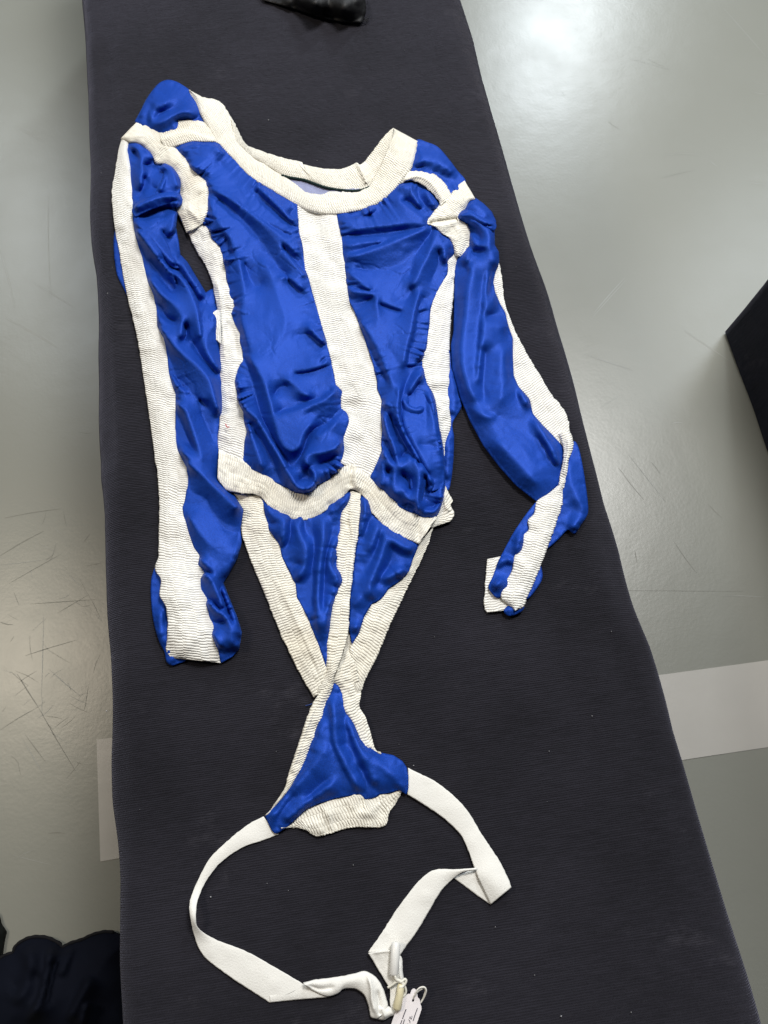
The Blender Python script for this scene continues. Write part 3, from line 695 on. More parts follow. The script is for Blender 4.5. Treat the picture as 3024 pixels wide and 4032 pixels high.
rb = panel("bodice_panel", RBOD, TB, BLUE, BODY, ridges=RB_R, step=4.7, smooth_it=0, nz=(.35, 70), seed=47, fade=7, corner=True)

# the broad fold and the tongue of cloth lying over the pocket at the right of the waist
def rise(y0, y1, a): return lambda P: TB(P) + a * np.clip((P[:, 1] - y0) / (y1 - y0), 0, 1)
panel("fold", K('C4',(760,150),(735,260),(728,450),(775,630),(850,780),(920,900),(1000,1060),(1095,1200),(1160,1300),(1180,1370),(1160,1440),(1240,1420),(1315,1380),(1322,1100),(1295,900),(1255,600),(1215,330),(1150,180),(1050,120),(900,110)), rise(1540, 1690, 6.5), BLUE, rb,
      m0=3.0, amp=1.0, step=4.7, smooth_it=0, nz=(.3, 70), seed=91, gather=.2, corner=False, ridges=[(K('C4',(790,420),(830,600),(930,800),(1040,1010),(1140,1200)), 3, 9, 40, .1), (K('C4',(1060,160),(1090,400),(1085,640)), -2.2, 10, 8), (K('C4',(1130,250),(1200,600),(1260,900),(1290,1200)), 2.5, 20, 12), (K('C4',(990,830),(1100,850),(1220,850)), -1.5, 20, 14)])
panel("fold", K('C4',(908,972),(945,1000),(1000,1110),(1075,1220),(1100,1300),(1065,1420),(1032,1560),(1034,1650),(1012,1715),(980,1735),(945,1650),(938,1540),(900,1430),(878,1330),(888,1200),(898,1080)), lambda P: TB(P) + 4.5, BLUE, rb,
      m0=4.0, amp=1.0, step=4.2, smooth_it=0, nz=(.2, 50), seed=92, gather=.1, ridges=[(K('C4',(930,1020),(985,1180),(1010,1300),(985,1450),(985,1640)), 2.5, 9, 9, .1)])

# waistband and briefs
BRF = K('R7',(115,312),(165,560),(320,980),(640,1655),(745,1560),(945,1640),(1060,1370),(1270,900),(1420,540),(1326,500),(945,200),(540,300),(280,250))
BB = Base(BRF, 2.0, 8, 60)
strip("waistband", WB_T, WB_B, lambda P: np.maximum(np.maximum(TB(P), BB(P)), 7.5), CREAM, BODY, ext=(14, 0), crown=2.2, off=2.2, seed=16, nz=(.8, 45), lift=[(1380, 1880, 45, 3)],
      ridges=[(K('R7',(890,140),(880,220),(878,290)), -3.5, 9, 9), (K('R7',(910,150),(915,230),(930,310)), 2.5, 10, 20), (K('R7',(1330,470),(1325,560),(1320,640)), -2, 6, 8), (K('R7',(280,330),(300,250),(330,210)), 1.5, 12, 12)])
LL_L = K('R7',(113,314),(140,380),(175,440),(165,560),(230,760),(320,980),(430,1250),(530,1460),(585,1560),(642,1656))
LL_R = K('R7',(280,335),(310,380),(325,470),(350,560),(420,660),(430,730),(480,830),(520,910),(530,1000),(600,1130),(660,1280),(700,1390),(732,1490),(755,1560))
RL_L = K('R7',(1326,648),(1290,740),(1260,830),(1190,900),(1130,940),(1080,1010),(1020,1040),(970,1120),(930,1240),(890,1310),(880,1400),(890,1560))
RL_R = K('R7',(1422,540),(1390,640),(1340,760),(1270,900),(1200,1050),(1130,1200),(1060,1370),(1000,1490),(945,1620),(938,1690))
CB_L = K('R7',(884,300),(870,360),(830,440),(820,560),(800,640),(790,740),(800,810),(825,890),(790,970),(760,1050),(745,1150),(735,1260),(735,1400),(730,1490),(700,1560),(650,1640))
CB_R = K('R7',(945,322),(947,380),(945,450),(930,600),(915,680),(895,850),(890,900),(876,1000),(870,1120),(865,1220),(845,1310),(820,1390),(795,1460),(772,1520),(755,1570),(738,1620))
strip("leg_band", LL_L, LL_R, BB, CREAM, BODY, ext=(0, 12), crown=.8, off=.8, seed=17, nz=(.6, 50), ridges=[(K('R7',(400,900),(520,1150),(640,1400),(700,1540)), 1.2, 30, 6)])
strip("leg_band", RL_L, RL_R, BB, CREAM, BODY, ext=(12, 0), crown=.8, off=.8, seed=18, nz=(.6, 50))
LBR = K('R7',(284,345),(310,380),(325,470),(350,560),(420,660),(430,730),(480,830),(520,910),(530,1000),(600,1130),(660,1280),(700,1390),(728,1485)) + r_(CB_L[:13]) + K('R7',(870,296),(800,350),(700,430),(640,460),(540,475),(450,455),(390,420),(340,380))
RBR = K('R7',(946,330),(975,340),(1000,372),(1004,420),(1060,490),(1110,530),(1180,580),(1240,600),(1326,650),(1290,740),(1260,830),(1190,900),(1130,940),(1080,1010),(1020,1040),(970,1120),(930,1240),(888,1308),(872,1200),(876,1000),(890,900),(895,850),(915,680),(930,600),(945,450))
panel("brief_panel", LBR, BB, BLUE, BODY, seed=51, puff=(1.6, 8), nz=(.7, 60), fade=8, corner=True, ridges=[
    (K('R7',(390,430),(450,520),(440,620),(430,680)), 6, 12, 12), (K('R7',(470,480),(490,560),(470,640),(430,700)), -5, 9, 9), (K('R7',(520,500),(545,580),(590,680),(580,780),(520,890)), 6, 14, 12), (K('R7',(600,490),(640,600),(640,760),(610,900),(580,1060)), -7, 14, 16),
    (K('R7',(560,500),(580,560),(600,620)), -4, 8, 8), (K('R7',(690,470),(705,600),(690,720),(670,880),(660,1050),(680,1250)), 7, 12, 10), (K('R7',(650,820),(640,980),(650,1120)), -5, 10, 8), (K('R7',(760,480),(750,600),(720,740),(700,900),(705,1100)), -5, 12, 12), (K('R7',(810,590),(760,680),(740,780),(800,870),(790,960),(740,1060),(720,1300)), 6, 12, 12),
    (K('R7',(880,310),(850,370),(790,420),(720,460)), 6, 8, 10), (K('R7',(800,380),(760,440),(740,480)), -5, 6, 6), (K('R7',(330,400),(360,450),(390,470)), 4, 6, 6), (K('R7',(480,800),(530,780),(570,800)), -3, 10, 10), (K('R7',(770,760),(780,830)), -4, 8, 8)])
panel("brief_panel", RBR, BB, BLUE, BODY, seed=53, puff=(1.6, 8), nz=(.7, 60), fade=8, corner=True, ridges=[
    (K('R7',(965,345),(975,420),(950,520),(925,640)), 7, 14, 9, .1), (K('R7',(1000,450),(980,560),(940,680)), -6, 8, 12), (K('R7',(1060,500),(1040,600),(1000,700)), 4, 12, 12), (K('R7',(1110,545),(1090,680),(1050,800),(1010,920),(1000,1020)), 6, 12, 14), (K('R7',(1080,560),(1050,680),(1000,800),(930,900)), -4, 14, 14),
    (K('R7',(1130,600),(1180,640),(1260,680),(1310,670)), 5, 9, 12), (K('R7',(1130,660),(1200,720),(1270,760)), -5, 10, 12), (K('R7',(1150,680),(1130,780),(1090,860),(1020,940)), -4, 12, 10), (K('R7',(1260,810),(1170,850),(1060,880)), 4, 14, 12), (K('R7',(890,1200),(920,1190),(930,1210)), 4, 6, 8), (K('R7',(900,1060),(960,960),(990,880)), 3, 18, 18)])
strip("centre_band", CB_L, CB_R, BB, CREAM, BODY, ext=(10, 0), crown=1.2, off=3.5, seed=19, nz=(.7, 45), lift=[(1310, 2700, 60, 2)],
      ridges=[(K('R7',(890,310),(885,420),(870,470),(895,600),(880,800),(860,1000)), 2.0, 14, 5), (K('R7',(870,430),(860,560)), -2, 7, 7)])

# crotch gusset and back tie
CR_L = K('R8',(745,-20),(735,30),(700,100),(575,235),(490,420),(420,640),(340,880),(290,1060),(220,1180),(150,1280),(105,1330))
CR_R = K('R8',(790,-40),(748,20),(725,130),(690,230),(630,400),(570,560),(500,740),(420,930),(350,1060),(270,1160),(215,1230))
CRR_L = K('R7',(862,1250),(840,1330),(815,1410),(775,1530)) + K('R8',(740,70),(790,130),(830,210),(845,330),(920,450),(980,610),(1050,690),(1120,730),(1180,745))
CRR_R = K('R7',(880,1200),(890,1330),(908,1430),(932,1520)) + K('R8',(985,60),(1000,180),(985,310),(1040,410),(1075,510),(1110,640),(1142,725),(1190,748))
GUS = K('R8',(740,70),(725,130),(690,230),(630,400),(570,560),(500,740),(420,930),(350,1060),(270,1170),(215,1225),(105,1330),(140,1410),(165,1470),(200,1500),(240,1482),(330,1420),(480,1270),(620,1210),(780,1165),(900,1145),(985,1130),(1010,1150),(1035,1180),(1120,1165),(1180,1130),(1260,1120),(1360,1090),(1422,1135),(1440,1080),(1440,960),(1425,880),(1380,820),(1300,770),(1180,745),(1120,722),(1050,690),(990,620),(930,480),(880,400),(845,320),(830,210),(790,130))
GB = Base(GUS, 2.2, 4.5, 50)
strip("back_waist_elastic", K('R8',(250,1440),(300,1430),(480,1260),(620,1195),(780,1150),(985,1115),(1040,1165),(1180,1120),(1385,1085)), K('R8',(285,1450),(380,1445),(470,1457),(530,1500),(600,1525),(700,1500),(900,1442),(1050,1440),(1180,1440),(1235,1410),(1260,1310),(1320,1220),(1392,1097)), const(2.5), CREAM, BODY, ext=(12, 0), crown=1.5, seed=20, nz=(.9, 50), ridges=[(K('R8',(600,1200),(700,1350),(720,1500)), 2, 14, 14), (K('R8',(1000,1160),(1020,1300)), -1.5, 10, 10)])
strip("gusset_band", CRR_L, CRR_R, GB, CREAM, BODY, ext=(8, 0), crown=1.0, off=2.0, seed=22, nz=(.8, 40), lift=[(1380, 2620, 70, 3)], ridges=[(K('R8',(980,-200),(960,0),(980,120)), 1.5, 6, 12)])
panel("gusset", GUS, GB, BLUE, BODY, seed=55, puff=(1.8, 9), nz=(.6, 60), fade=8, corner=True, ridges=[
    (K('R8',(720,240),(740,420),(750,640),(820,800),(900,960),(1000,1110)), 5, 20, 5, .12), (K('R8',(820,220),(850,420),(890,600),(930,740),(950,830)), -5, 7, 8), (K('R8',(850,400),(930,580),(1000,740),(1060,880),(1150,1040),(1190,1100)), 4.5, 9, 12), (K('R8',(800,670),(900,690),(960,820)), -4, 8, 8), (K('R8',(960,830),(1020,920),(1080,1080)), -4, 12, 10),
    (K('R8',(230,1220),(330,1100),(480,940),(640,760),(700,660)), 4, 10, 26), (K('R8',(120,1340),(240,1280),(280,1180),(360,1080)), 4, 6, 7), (K('R8',(200,1440),(240,1300),(290,1230),(400,1120)), -4, 6, 7), (K('R8',(260,1380),(400,1300),(540,1170),(700,1050),(760,980)), 3.5, 12, 18), (K('R8',(480,1190),(580,1100),(720,980)), -3, 12, 12), (K('R8',(560,1160),(570,1220)), -2.5, 6, 6),
    (K('R8',(640,420),(600,560),(540,720)), 2.5, 12, 14), (K('R8',(1050,720),(1200,880),(1340,1010),(1410,1110)), 3, 20, 16), (K('R8',(1150,1000),(1160,1100),(1220,1130)), -3, 8, 8)])
strip("gusset_band", CR_L, CR_R, GB, CREAM, BODY, ext=(0, 6), crown=1.6, off=2.6, seed=23, nz=(.7, 40), lift=[(1290, 2680, 70, 4)], ridges=[(K('R8',(620,220),(500,480),(420,720),(340,960)), 1.5, 6, 12)])

# ---------------------------------------------------------------- left sleeve
SL_L = K('R1',(165,540),(130,690),(105,850),(85,960),(88,1100),(110,1300),(150,1500)) + K('R3',(150,20),(200,300),(290,680),(340,1000),(400,1400),(440,1700)) + K('R6',(165,100),(178,250),(190,450),(185,700),(180,960),(147,1080),(205,1190),(193,1340),(250,1440),(270,1560),(265,1750),(258,1880),(312,1945))
SL_R = K('R1',(225,570),(200,640),(210,740),(230,840),(245,960),(250,1080),(255,1200),(270,1300),(300,1430),(340,1560)) + K('R3',(345,100),(380,230),(430,340),(450,490),(460,590),(510,690),(540,850),(550,980),(605,1150),(605,1350),(600,1500),(620,1600)) + \
       K('R6',(405,0),(460,100),(465,250),(440,420),(415,490),(430,580),(480,740),(530,880),(585,955),(570,1040),(630,1120),(590,1180),(590,1280),(650,1380),(645,1430),(680,1560),(710,1640),(700,1720),(755,1850),(770,1990))
LSLV = K('R1',(225,570),(320,592),(400,652),(460,752),(520,757),(600,812),(640,880),(648,960),(657,1040),(650,1090),(612,1110),(618,1160),(606,1280),(630,1400),(642,1510)) + K('R3',(645,10),(700,70),(760,170),(850,320),(905,285),(960,380),(990,560),(990,900),(990,1300),(975,1560),(965,1720)) + \
       K('R6',(790,60),(750,200),(850,310),(910,370),(1000,510),(975,690),(985,830),(940,980),(870,1110),(805,1220),(850,1330),(940,1550),(985,1700),(960,1850),(900,1930),(790,1992)) + r_(SL_R)[1:]
LSB = Base(K('R1',(165,540),(225,570),(460,750),(600,810),(655,1040),(612,1110)) + K('R3',(645,10),(850,320),(920,290),(985,600),(990,1300),(965,1720)) + K('R6',(750,200),(1000,510),(975,690),(805,1220),(940,1550),(985,1700),(900,1930),(610,2030),(312,1945),(110,1350),(145,1080)) + K('R3',(440,1700),(290,680),(105,0)) + K('R1',(85,960)), 1.5, 9, 55, [(620, 860, 110, 5)])
panel("sleeve_back", K('R1',(150,1200),(112,1310),(100,1400),(108,1550)) + K('R3',(110,50),(128,170),(190,300),(230,360),(330,330),(300,100),(250,0)) + K('R1',(250,1300)), const(0.3), BLUE, BODY, puff=(2.2, 16), nz=(.6, 40), seed=61)
panel("sleeve_back", K('R6',(165,1060),(142,1085),(115,1180),(110,1350),(140,1600),(200,1800),(245,1890),(262,1975),(310,2015),(378,1996),(450,1960),(420,1700),(350,1400),(300,1150)), const(1.2), BLUE, BODY, m0=6, amp=1.2, nz=(.5, 40), seed=62,
      ridges=[(K('R6',(195,1150),(180,1300),(230,1480),(240,1640)), -6, 10, 12), (K('R6',(190,1340),(230,1420),(210,1560),(200,1700),(240,1850)), 3, 6, 8), (K('R6',(270,1940),(320,1900),(360,1960)), -3, 6, 6)])
LSR = [
    (K('R1',(240,1130),(300,1075),(380,1035),(470,1005),(560,1005),(640,1030)), 2, 14, 22, .1), (K('R1',(330,1050),(340,930),(430,960),(540,975)), -9, 14, 12), (K('R1',(560,1090),(610,1075),(650,1060)), 5, 8, 10),
    (K('R1',(480,790),(530,768),(600,830),(632,920),(600,985)), 2, 12, 16, .1), (K('R1',(500,860),(470,930),(440,990)), 1, 8, 20), (K('R1',(330,760),(420,780),(480,840)), -4, 16, 16), (K('R1',(340,850),(360,940),(420,980)), -8, 16, 18),
    (K('R1',(235,620),(290,640),(330,740),(330,860),(320,980)), 5, 14, 9), (K('R1',(240,600),(330,610),(420,700),(470,780)), 5, 10, 14), (K('R1',(270,640),(300,720)), -4, 8, 8), (K('R1',(225,800),(245,960),(260,1080)), 4, 8, 12), (K('R1',(320,1000),(300,1060)), -6, 8, 8),
    (K('R1',(360,1130),(480,1120),(580,1110)), -8, 12, 18), (K('R1',(275,1180),(300,1240),(370,1250),(430,1235),(470,1290),(510,1370)), 1, 14, 12, .1), (K('R1',(330,1200),(430,1180),(540,1180)), -5, 12, 12), (K('R1',(600,1140),(600,1240),(540,1350)), 4, 8, 8), (K('R1',(490,1300),(530,1360),(620,1310)), -5, 8, 8),
    (K('R1',(275,1280),(370,1400),(470,1530),(560,1640)) + K('R3',(620,180),(700,260),(760,380),(800,560),(815,700)), 9, 18, 18, .08),
    (K('R1',(290,1360),(330,1450),(360,1540)), -5, 8, 10), (K('R3',(380,30),(450,130),(530,260),(570,310),(595,260),(560,190)), -10, 12, 12), (K('R3',(420,20),(500,90),(590,200),(600,290)), 4, 6, 8),
    (K('R3',(640,40),(700,150),(780,280),(830,360)), 5, 10, 14), (K('R3',(560,60),(680,200),(790,380),(810,480)), -5, 9, 9), (K('R3',(600,0),(620,100)), 4, 8, 8),
    (K('R3',(390,200),(480,320),(580,400),(655,500),(660,600),(645,700)), 7.5, 14, 12, .12), (K('R3',(440,400),(490,430),(530,510),(620,560)), -4, 6, 7), (K('R3',(670,560),(690,660),(660,720)), -6, 9, 9), (K('R3',(450,480),(480,560),(540,600)), 3, 8, 8),
    (K('R3',(450,570),(560,710),(680,830),(800,930),(880,1040),(920,1180),(960,1300)), 8, 18, 16, .1), (K('R3',(545,800),(590,950),(620,1050),(700,1130),(800,1180),(900,1290)), -6, 16, 16), (K('R3',(740,700),(800,820),(900,930),(965,1020)), -5, 14, 10), (K('R3',(860,620),(850,760),(900,870),(965,960)), 5, 8, 8), (K('R3',(810,400),(805,560),(830,700),(850,800)), 5, 8, 8), (K('R3',(830,420),(880,400),(930,440)), -5, 10, 8), (K('R3',(900,490),(920,540),(905,620)), 4, 8, 8),
    (K('R3',(570,1000),(640,1090),(760,1160),(880,1200)), 3, 12, 14), (K('R3',(605,1220),(680,1270),(730,1400),(780,1560),(830,1700)), 6, 12, 10, .12), (K('R3',(605,1270),(640,1350),(700,1500),(760,1620)), -4, 8, 10), (K('R3',(800,1250),(860,1400),(930,1560)), -4, 20, 20), (K('R3',(600,1180),(640,1200)), -3, 5, 5),
    (K('R3',(640,1600),(740,1690)) + K('R6',(470,60),(580,150),(720,280),(860,410),(970,510)), 7.5, 22, 22, .1), (K('R6',(455,260),(520,350),(620,390)), -4.5, 12, 16), (K('R6',(640,380),(700,520),(840,680),(950,720)), -4, 30, 30), (K('R6',(470,560),(600,760),(760,920)), 2.5, 40, 40),
    (K('R6',(585,985),(680,1080),(765,1175)), 4, 12, 8), (K('R6',(575,1060),(640,1100),(700,1130)), -5, 8, 8), (K('R6',(600,1180),(650,1135),(710,1220),(770,1340),(805,1470)), 7, 14, 12, .1), (K('R6',(640,1360),(720,1420),(790,1490)), -8, 8, 8), (K('R6',(645,1420),(680,1410),(750,1480),(830,1540),(880,1640),(900,1820)), 6, 12, 8, .1), (K('R6',(690,1590),(760,1610),(840,1590)), -6, 10, 8), (K('R6',(700,1660),(730,1750),(800,1850)), 4, 14, 14), (K('R6',(760,1840),(820,1870),(890,1880)), -6, 6, 8),
    (K('R6',(800,1250),(890,1470),(950,1640),(975,1750),(930,1860)), 5, 14, 10, .1), (K('R6',(760,1250),(850,1470),(900,1620)), -4, 8, 8), (K('R6',(960,860),(900,1000),(820,1180)), 3, 14, 8)]
ls = panel("sleeve", LSLV, LSB, BLUE, BODY, ridges=LSR, step=4.7, smooth_it=0, nz=(.35, 70), seed=63, fade=8, corner=True, m0=6.0, amp=1.45, gather=.35, lift=[(930, 2010, 60, 7), (900, 2130, 70, 4)])
# rolls of cloth bunched up at the armhole
panel("fold", K('R1',(250,1140),(285,1085),(340,1050),(420,1018),(490,995),(560,988),(620,998),(652,1030),(658,1070),(640,1100),(608,1108),(560,1085),(490,1100),(410,1130),(330,1165),(275,1190)), lambda P: LSB(P) + 8.0, BLUE, ls,
      m0=6.0, amp=1.0, step=4.2, smooth_it=0, nz=(.3, 50), seed=93, gather=.2, crease=.2, ridges=[(K('R1',(275,1120),(350,1070),(450,1030),(550,1020),(625,1035)), 4, 9, 16, .05), (K('R1',(560,1060),(610,1060),(640,1075)), -2.5, 6, 6), (K('R1',(590,1090),(630,1080)), 2, 5, 5)])
panel("fold", K('R1',(478,800),(500,765),(530,755),(570,775),(610,825),(638,880),(642,950),(632,1000),(560,1000),(490,1005),(442,1005),(455,960),(480,910),(505,860),(508,825)), lambda P: LSB(P) + 7.0, BLUE, ls,
      m0=5.5, amp=1.0, step=4.2, smooth_it=0, nz=(.3, 50), seed=94, gather=.2, crease=.2, ridges=[(K('R1',(500,785),(560,795),(600,860),(620,950)), 3.5, 8, 10, .05), (K('R1',(520,850),(500,920),(470,980)), 2.5, 5, 14)])
panel("fold", K('R1',(262,1200),(290,1180),(320,1215),(370,1240),(425,1232),(455,1275),(500,1350),(530,1400),(560,1460),(610,1540),(640,1600),(600,1610),(520,1560),(440,1480),(370,1400),(310,1330),(275,1270)), lambda P: LSB(P) + 6.0, BLUE, ls,
      m0=5.0, amp=1.0, step=4.2, smooth_it=0, nz=(.3, 50), seed=95, gather=.2, crease=.2, ridges=[(K('R1',(280,1240),(350,1310),(430,1390),(510,1490),(600,1580)), 4, 12, 12, .08), (K('R1',(380,1260),(420,1290),(470,1350)), -2, 8, 8)])
strip("sleeve_stripe", SL_L, SL_R, LSB, WHITE, ls, ext=(0, 10), crown=1.6, off=1.6, seed=24, nz=(.8, 60), lift=[(520, 640, 80, 4), (680, 2350, 90, 6), (720, 2500, 90, 6)])
strip("side_gusset", K('R3',(890,505),(935,458),(970,470)), K('R3',(900,640),(930,690),(975,735)), const(12), WHITE, BODY, crown=.5, seed=25)

# ---------------------------------------------------------------- right sleeve
RSLV = K('R2',(1290,745),(1340,680),(1370,622),(1420,608),(1480,650),(1540,710),(1572,780),(1560,840),(1560,950),(1590,1000),(1592,1070)) + \
       K('R5',(362,195),(345,240),(335,290),(345,350),(370,410),(400,460),(415,530),(440,600),(440,700),(445,800),(470,860),(530,930),(550,1010),(600,1070),(650,1120),(718,1192),(712,1270),(690,1390),(640,1440),(570,1487),(460,1400),(370,1300),(280,1180),(210,1050),(160,930),(112,760),(105,640),(120,560),(125,300),(122,180),(150,140)) + K('R2',(1380,960),(1385,900),(1370,825))
RSTU_L = K('R5',(364,190),(345,240),(335,290),(345,350),(370,410),(400,460),(415,530),(440,600),(440,700),(445,800),(470,860),(530,930),(550,1010),(600,1070),(650,1120),(716,1190))
RSTU_R = K('R5',(366,184),(382,260),(398,400),(420,470),(470,590),(530,700),(590,800),(650,900),(722,990),(748,1060),(752,1130))
RSTM_L = K('R5',(690,1120),(716,1190),(714,1270),(700,1330),(690,1395)); RSTM_R = K('R5',(750,1090),(772,1180),(745,1270),(742,1350),(722,1420))
RSTL_L = K('R5',(700,1385),(690,1397),(640,1440),(572,1487),(560,1550),(525,1590),(530,1640),(490,1680),(480,1740),(450,1790),(440,1860),(400,1930),(385,1970),(380,2012),(415,2045),(450,2078))
RSTL_R = K('R5',(738,1370),(720,1430),(710,1500),(680,1600),(640,1710),(600,1820),(560,1920),(520,2010),(500,2060),(460,2080))
RSB = Base(RSLV, 2.0, 9, 60, [(1930, 960, 80, 5)])
panel("sleeve_back", K('R5',(690,1250),(770,1160),(800,1200),(825,1320),(847,1480),(847,1555),(812,1610),(776,1662),(742,1640),(680,1700),(620,1745),(600,1700),(650,1500)), const(1.5), BLUE, BODY, puff=(5, 20), nz=(.8, 60), seed=65,
      ridges=[(K('R5',(740,1250),(760,1400),(840,1550)), 3, 18, 18), (K('R5',(750,1640),(800,1600),(840,1560)), 3, 8, 8), (K('R5',(680,1700),(740,1600),(770,1500)), -3, 14, 14)])
panel("sleeve_back", K('R5',(560,1810),(590,1828),(602,1900),(570,1962),(520,2018),(490,2000),(520,1900)), const(1.2), BLUE, BODY, puff=(6, 12), nz=(.4, 40), seed=66, ridges=[(K('R5',(580,1860),(560,1930),(530,1980)), -5, 7, 7)])
panel("sleeve_back", K('R5',(393,2080),(430,2050),(500,2055),(492,2080),(455,2102),(415,2108)), const(1.2), BLUE, BODY, puff=(4, 12), nz=(.4, 40), seed=67)
strip("cuff_lining", K('R5',(302,1800),(290,1950),(285,2060),(302,2092)), K('R5',(380,1784),(400,1880),(420,1980),(445,2072)), const(1.3), WHITE, BODY, crown=1.2, seed=26)
panel("sleeve_back", K('R5',(568,1493),(505,1568),(450,1650),(400,1740),(360,1820),(330,1900),(308,1950),(318,1975),(350,2010),(382,2006),(420,2000),(470,1800),(540,1600)), const(3), BLUE, BODY, m0=8, amp=1.2, nz=(.5, 40), seed=68,
      ridges=[(K('C6',(180,830),(230,680),(320,560),(440,460)), -9, 9, 16, .1), (K('C6',(300,740),(400,600),(470,480)), -6, 14, 14), (K('C6',(410,350),(460,390),(500,430)), -7, 7, 7), (K('C6',(420,410),(490,450)), 3, 6, 6), (K('C6',(180,870),(260,810),(320,780)), 4, 8, 10), (K('C6',(330,400),(220,600),(130,780),(120,850)), 3, 8, 7, .1), (K('C6',(560,60),(620,110),(630,200),(560,310)), 4, 14, 8), (K('C6',(600,60),(640,110)), -4, 6, 6)])
RSR = [
    (K('R2',(1310,740),(1370,700),(1440,740),(1500,770),(1565,800)), 2, 12, 12, .1), (K('R2',(1350,700),(1400,650),(1470,680),(1540,750)), 5, 14, 12), (K('R2',(1480,790),(1540,820),(1560,780)), -5, 7, 7), (K('R2',(1370,790),(1420,850),(1450,920),(1440,970)), -8, 11, 11), (K('R2',(1340,765),(1430,790),(1510,830),(1540,920),(1510,1010)), 6, 12, 12), (K('R2',(1390,860),(1410,930),(1470,960),(1500,940)), 5, 8, 8), (K('R2',(1385,960),(1360,1030),(1370,1100),(1400,1160)), 5, 8, 9), (K('R2',(1380,1010),(1440,990),(1490,980)), -6, 8, 9), (K('R2',(1560,970),(1580,1020),(1560,1100)), 4, 8, 8),
    (K('R5',(230,170),(200,330),(180,500),(160,640),(175,800),(250,960)), 5, 30, 40, .15), (K('R5',(310,200),(295,320),(288,430),(270,600),(252,850)), 5, 34, 6, .15), (K('R5',(150,180),(130,330),(125,500)), -4, 12, 12), (K('R5',(200,180),(190,240)), -4, 8, 8), (K('R5',(330,220),(320,300),(310,380)), -3, 8, 10), (K('R5',(345,330),(330,400),(310,460)), 3, 8, 8), (K('R5',(290,480),(350,470),(400,465)), -4, 10, 8), (K('R5',(300,500),(360,530),(420,540)), 3, 12, 12),
    (K('R5',(285,640),(275,800),(290,960)), -4, 14, 24), (K('R5',(380,640),(390,800),(370,960)), 3, 40, 30), (K('R5',(445,840),(490,980),(545,1100)), -6, 16, 10), (K('R5',(470,870),(530,960),(600,1100),(690,1290)), 5, 10, 14, .1), (K('R5',(560,1120),(620,1200),(690,1330)), -4, 14, 14), (K('R5',(280,1000),(380,1030),(480,1110),(560,1110)), -3, 16, 24), (K('R5',(340,1140),(450,1260),(580,1400)), 3, 44, 30), (K('R5',(220,980),(300,1020),(360,1010)), 3, 14, 14)]
rs = panel("sleeve", RSLV, RSB, BLUE, BODY, ridges=RSR, puff=(3, 13), nz=(.7, 80), seed=69, fade=9, corner=True, m0=6.0, amp=1.5, gather=.4)
panel("fold", K('R2',(1288,748),(1325,705),(1385,692),(1440,728),(1500,760),(1562,785),(1574,815),(1555,845),(1510,835),(1450,808),(1390,795),(1335,778)), lambda P: RSB(P) + 8.0, BLUE, rs,
      m0=5.0, amp=1.0, step=4.2, smooth_it=0, nz=(.3, 50), seed=96, gather=.2, crease=.2, ridges=[(K('R2',(1310,740),(1380,720),(1440,755),(1540,805)), 4, 8, 12, .05), (K('R2',(1500,800),(1550,815)), -2, 5, 5)])
strip("sleeve_stripe", RSTU_L, RSTU_R, RSB, WHITE, rs, ext=(10, 0), crown=1.0, off=1.0, seed=27, nz=(.5, 60))
strip("sleeve_stripe", RSTL_L, RSTL_R, const(5.5), WHITE, rs, ext=(2, 0), crown=4.0, seed=28, nz=(.8, 60), lift=[(2080, 2200, 110, 3)])
strip("sleeve_stripe", RSTM_L, RSTM_R, const(7), WHITE, rs, crown=2.0, seed=29, nz=(.6, 40), ridges=[(K('R5',(735,1100),(745,1190),(730,1280),(715,1380)), 2.5, 10, 5)])

# ---------------------------------------------------------------- elastic tie
strip("elastic_strap", K('S',(400,255),(330,290),(230,370),(150,450),(90,560),(55,660),(65,760),(90,850),(130,915),(240,1000),(330,1060),(430,1123)),
      K('S',(470,338),(400,365),(300,400),(200,470),(130,560),(92,650),(85,735),(100,780),(180,830),(310,880),(430,945),(600,1045)), const(1.6), STRAPM, BODY, crown=.8, edge=.6, nz=(.3, 90), lift=[(765, 3620, 60, 9), (760, 3560, 60, 5)])
strip("elastic_strap", K('S',(585,1030),(640,1015),(700,1008),(760,1000),(830,985),(870,975),(920,1000),(955,1050),(980,1130),(972,1160)),
      K('S',(600,1050),(650,1078),(700,1095),(745,1082),(775,1060),(830,1060),(870,1090),(890,1140),(900,1190),(930,1200)), const(3), STRAPM, BODY, crown=3.0, edge=.6, nz=(.3, 90), lift=[(1180, 3880, 60, 3)],
      ridges=[(K('S',(880,980),(900,1050),(905,1120),(930,1190)), 3, 12, 5), (K('S',(600,1035),(660,1060),(740,1050)), -2, 12, 8), (K('S',(930,1060),(940,1120),(945,1190)), -3, 6, 6)])
strip("elastic_strap", K('S',(425,1080),(540,1050),(640,1040),(760,1055)), K('S',(430,1123),(560,1110),(700,1097),(748,1083)), const(1.6), STRAPM, BODY, crown=.8, edge=.4, nz=(.3, 90))
strip("elastic_strap", K('S',(940,1130),(985,1140),(1010,1150),(1050,1120),(1060,1080)), K('S',(900,1190),(960,1207),(990,1190),(1020,1180),(1080,1110)), const(2.5), STRAPM, BODY, crown=2.5, edge=.4, nz=(.5, 40), ridges=[(K('S',(950,1140),(970,1200)), 2, 8, 6)])
strip("elastic_strap", K('S',(1075,28),(1120,50),(1200,90),(1300,170),(1360,240),(1420,340),(1500,460),(1540,540),(1557,585)), K('S',(1072,152),(1150,200),(1250,270),(1320,340),(1350,400),(1390,510),(1410,560),(1430,600),(1460,665)), const(2.2), STRAPM, BODY, crown=.8, edge=.6, nz=(.3, 90), lift=[(1930, 3450, 70, 4), (1990, 3510, 60, 3)])
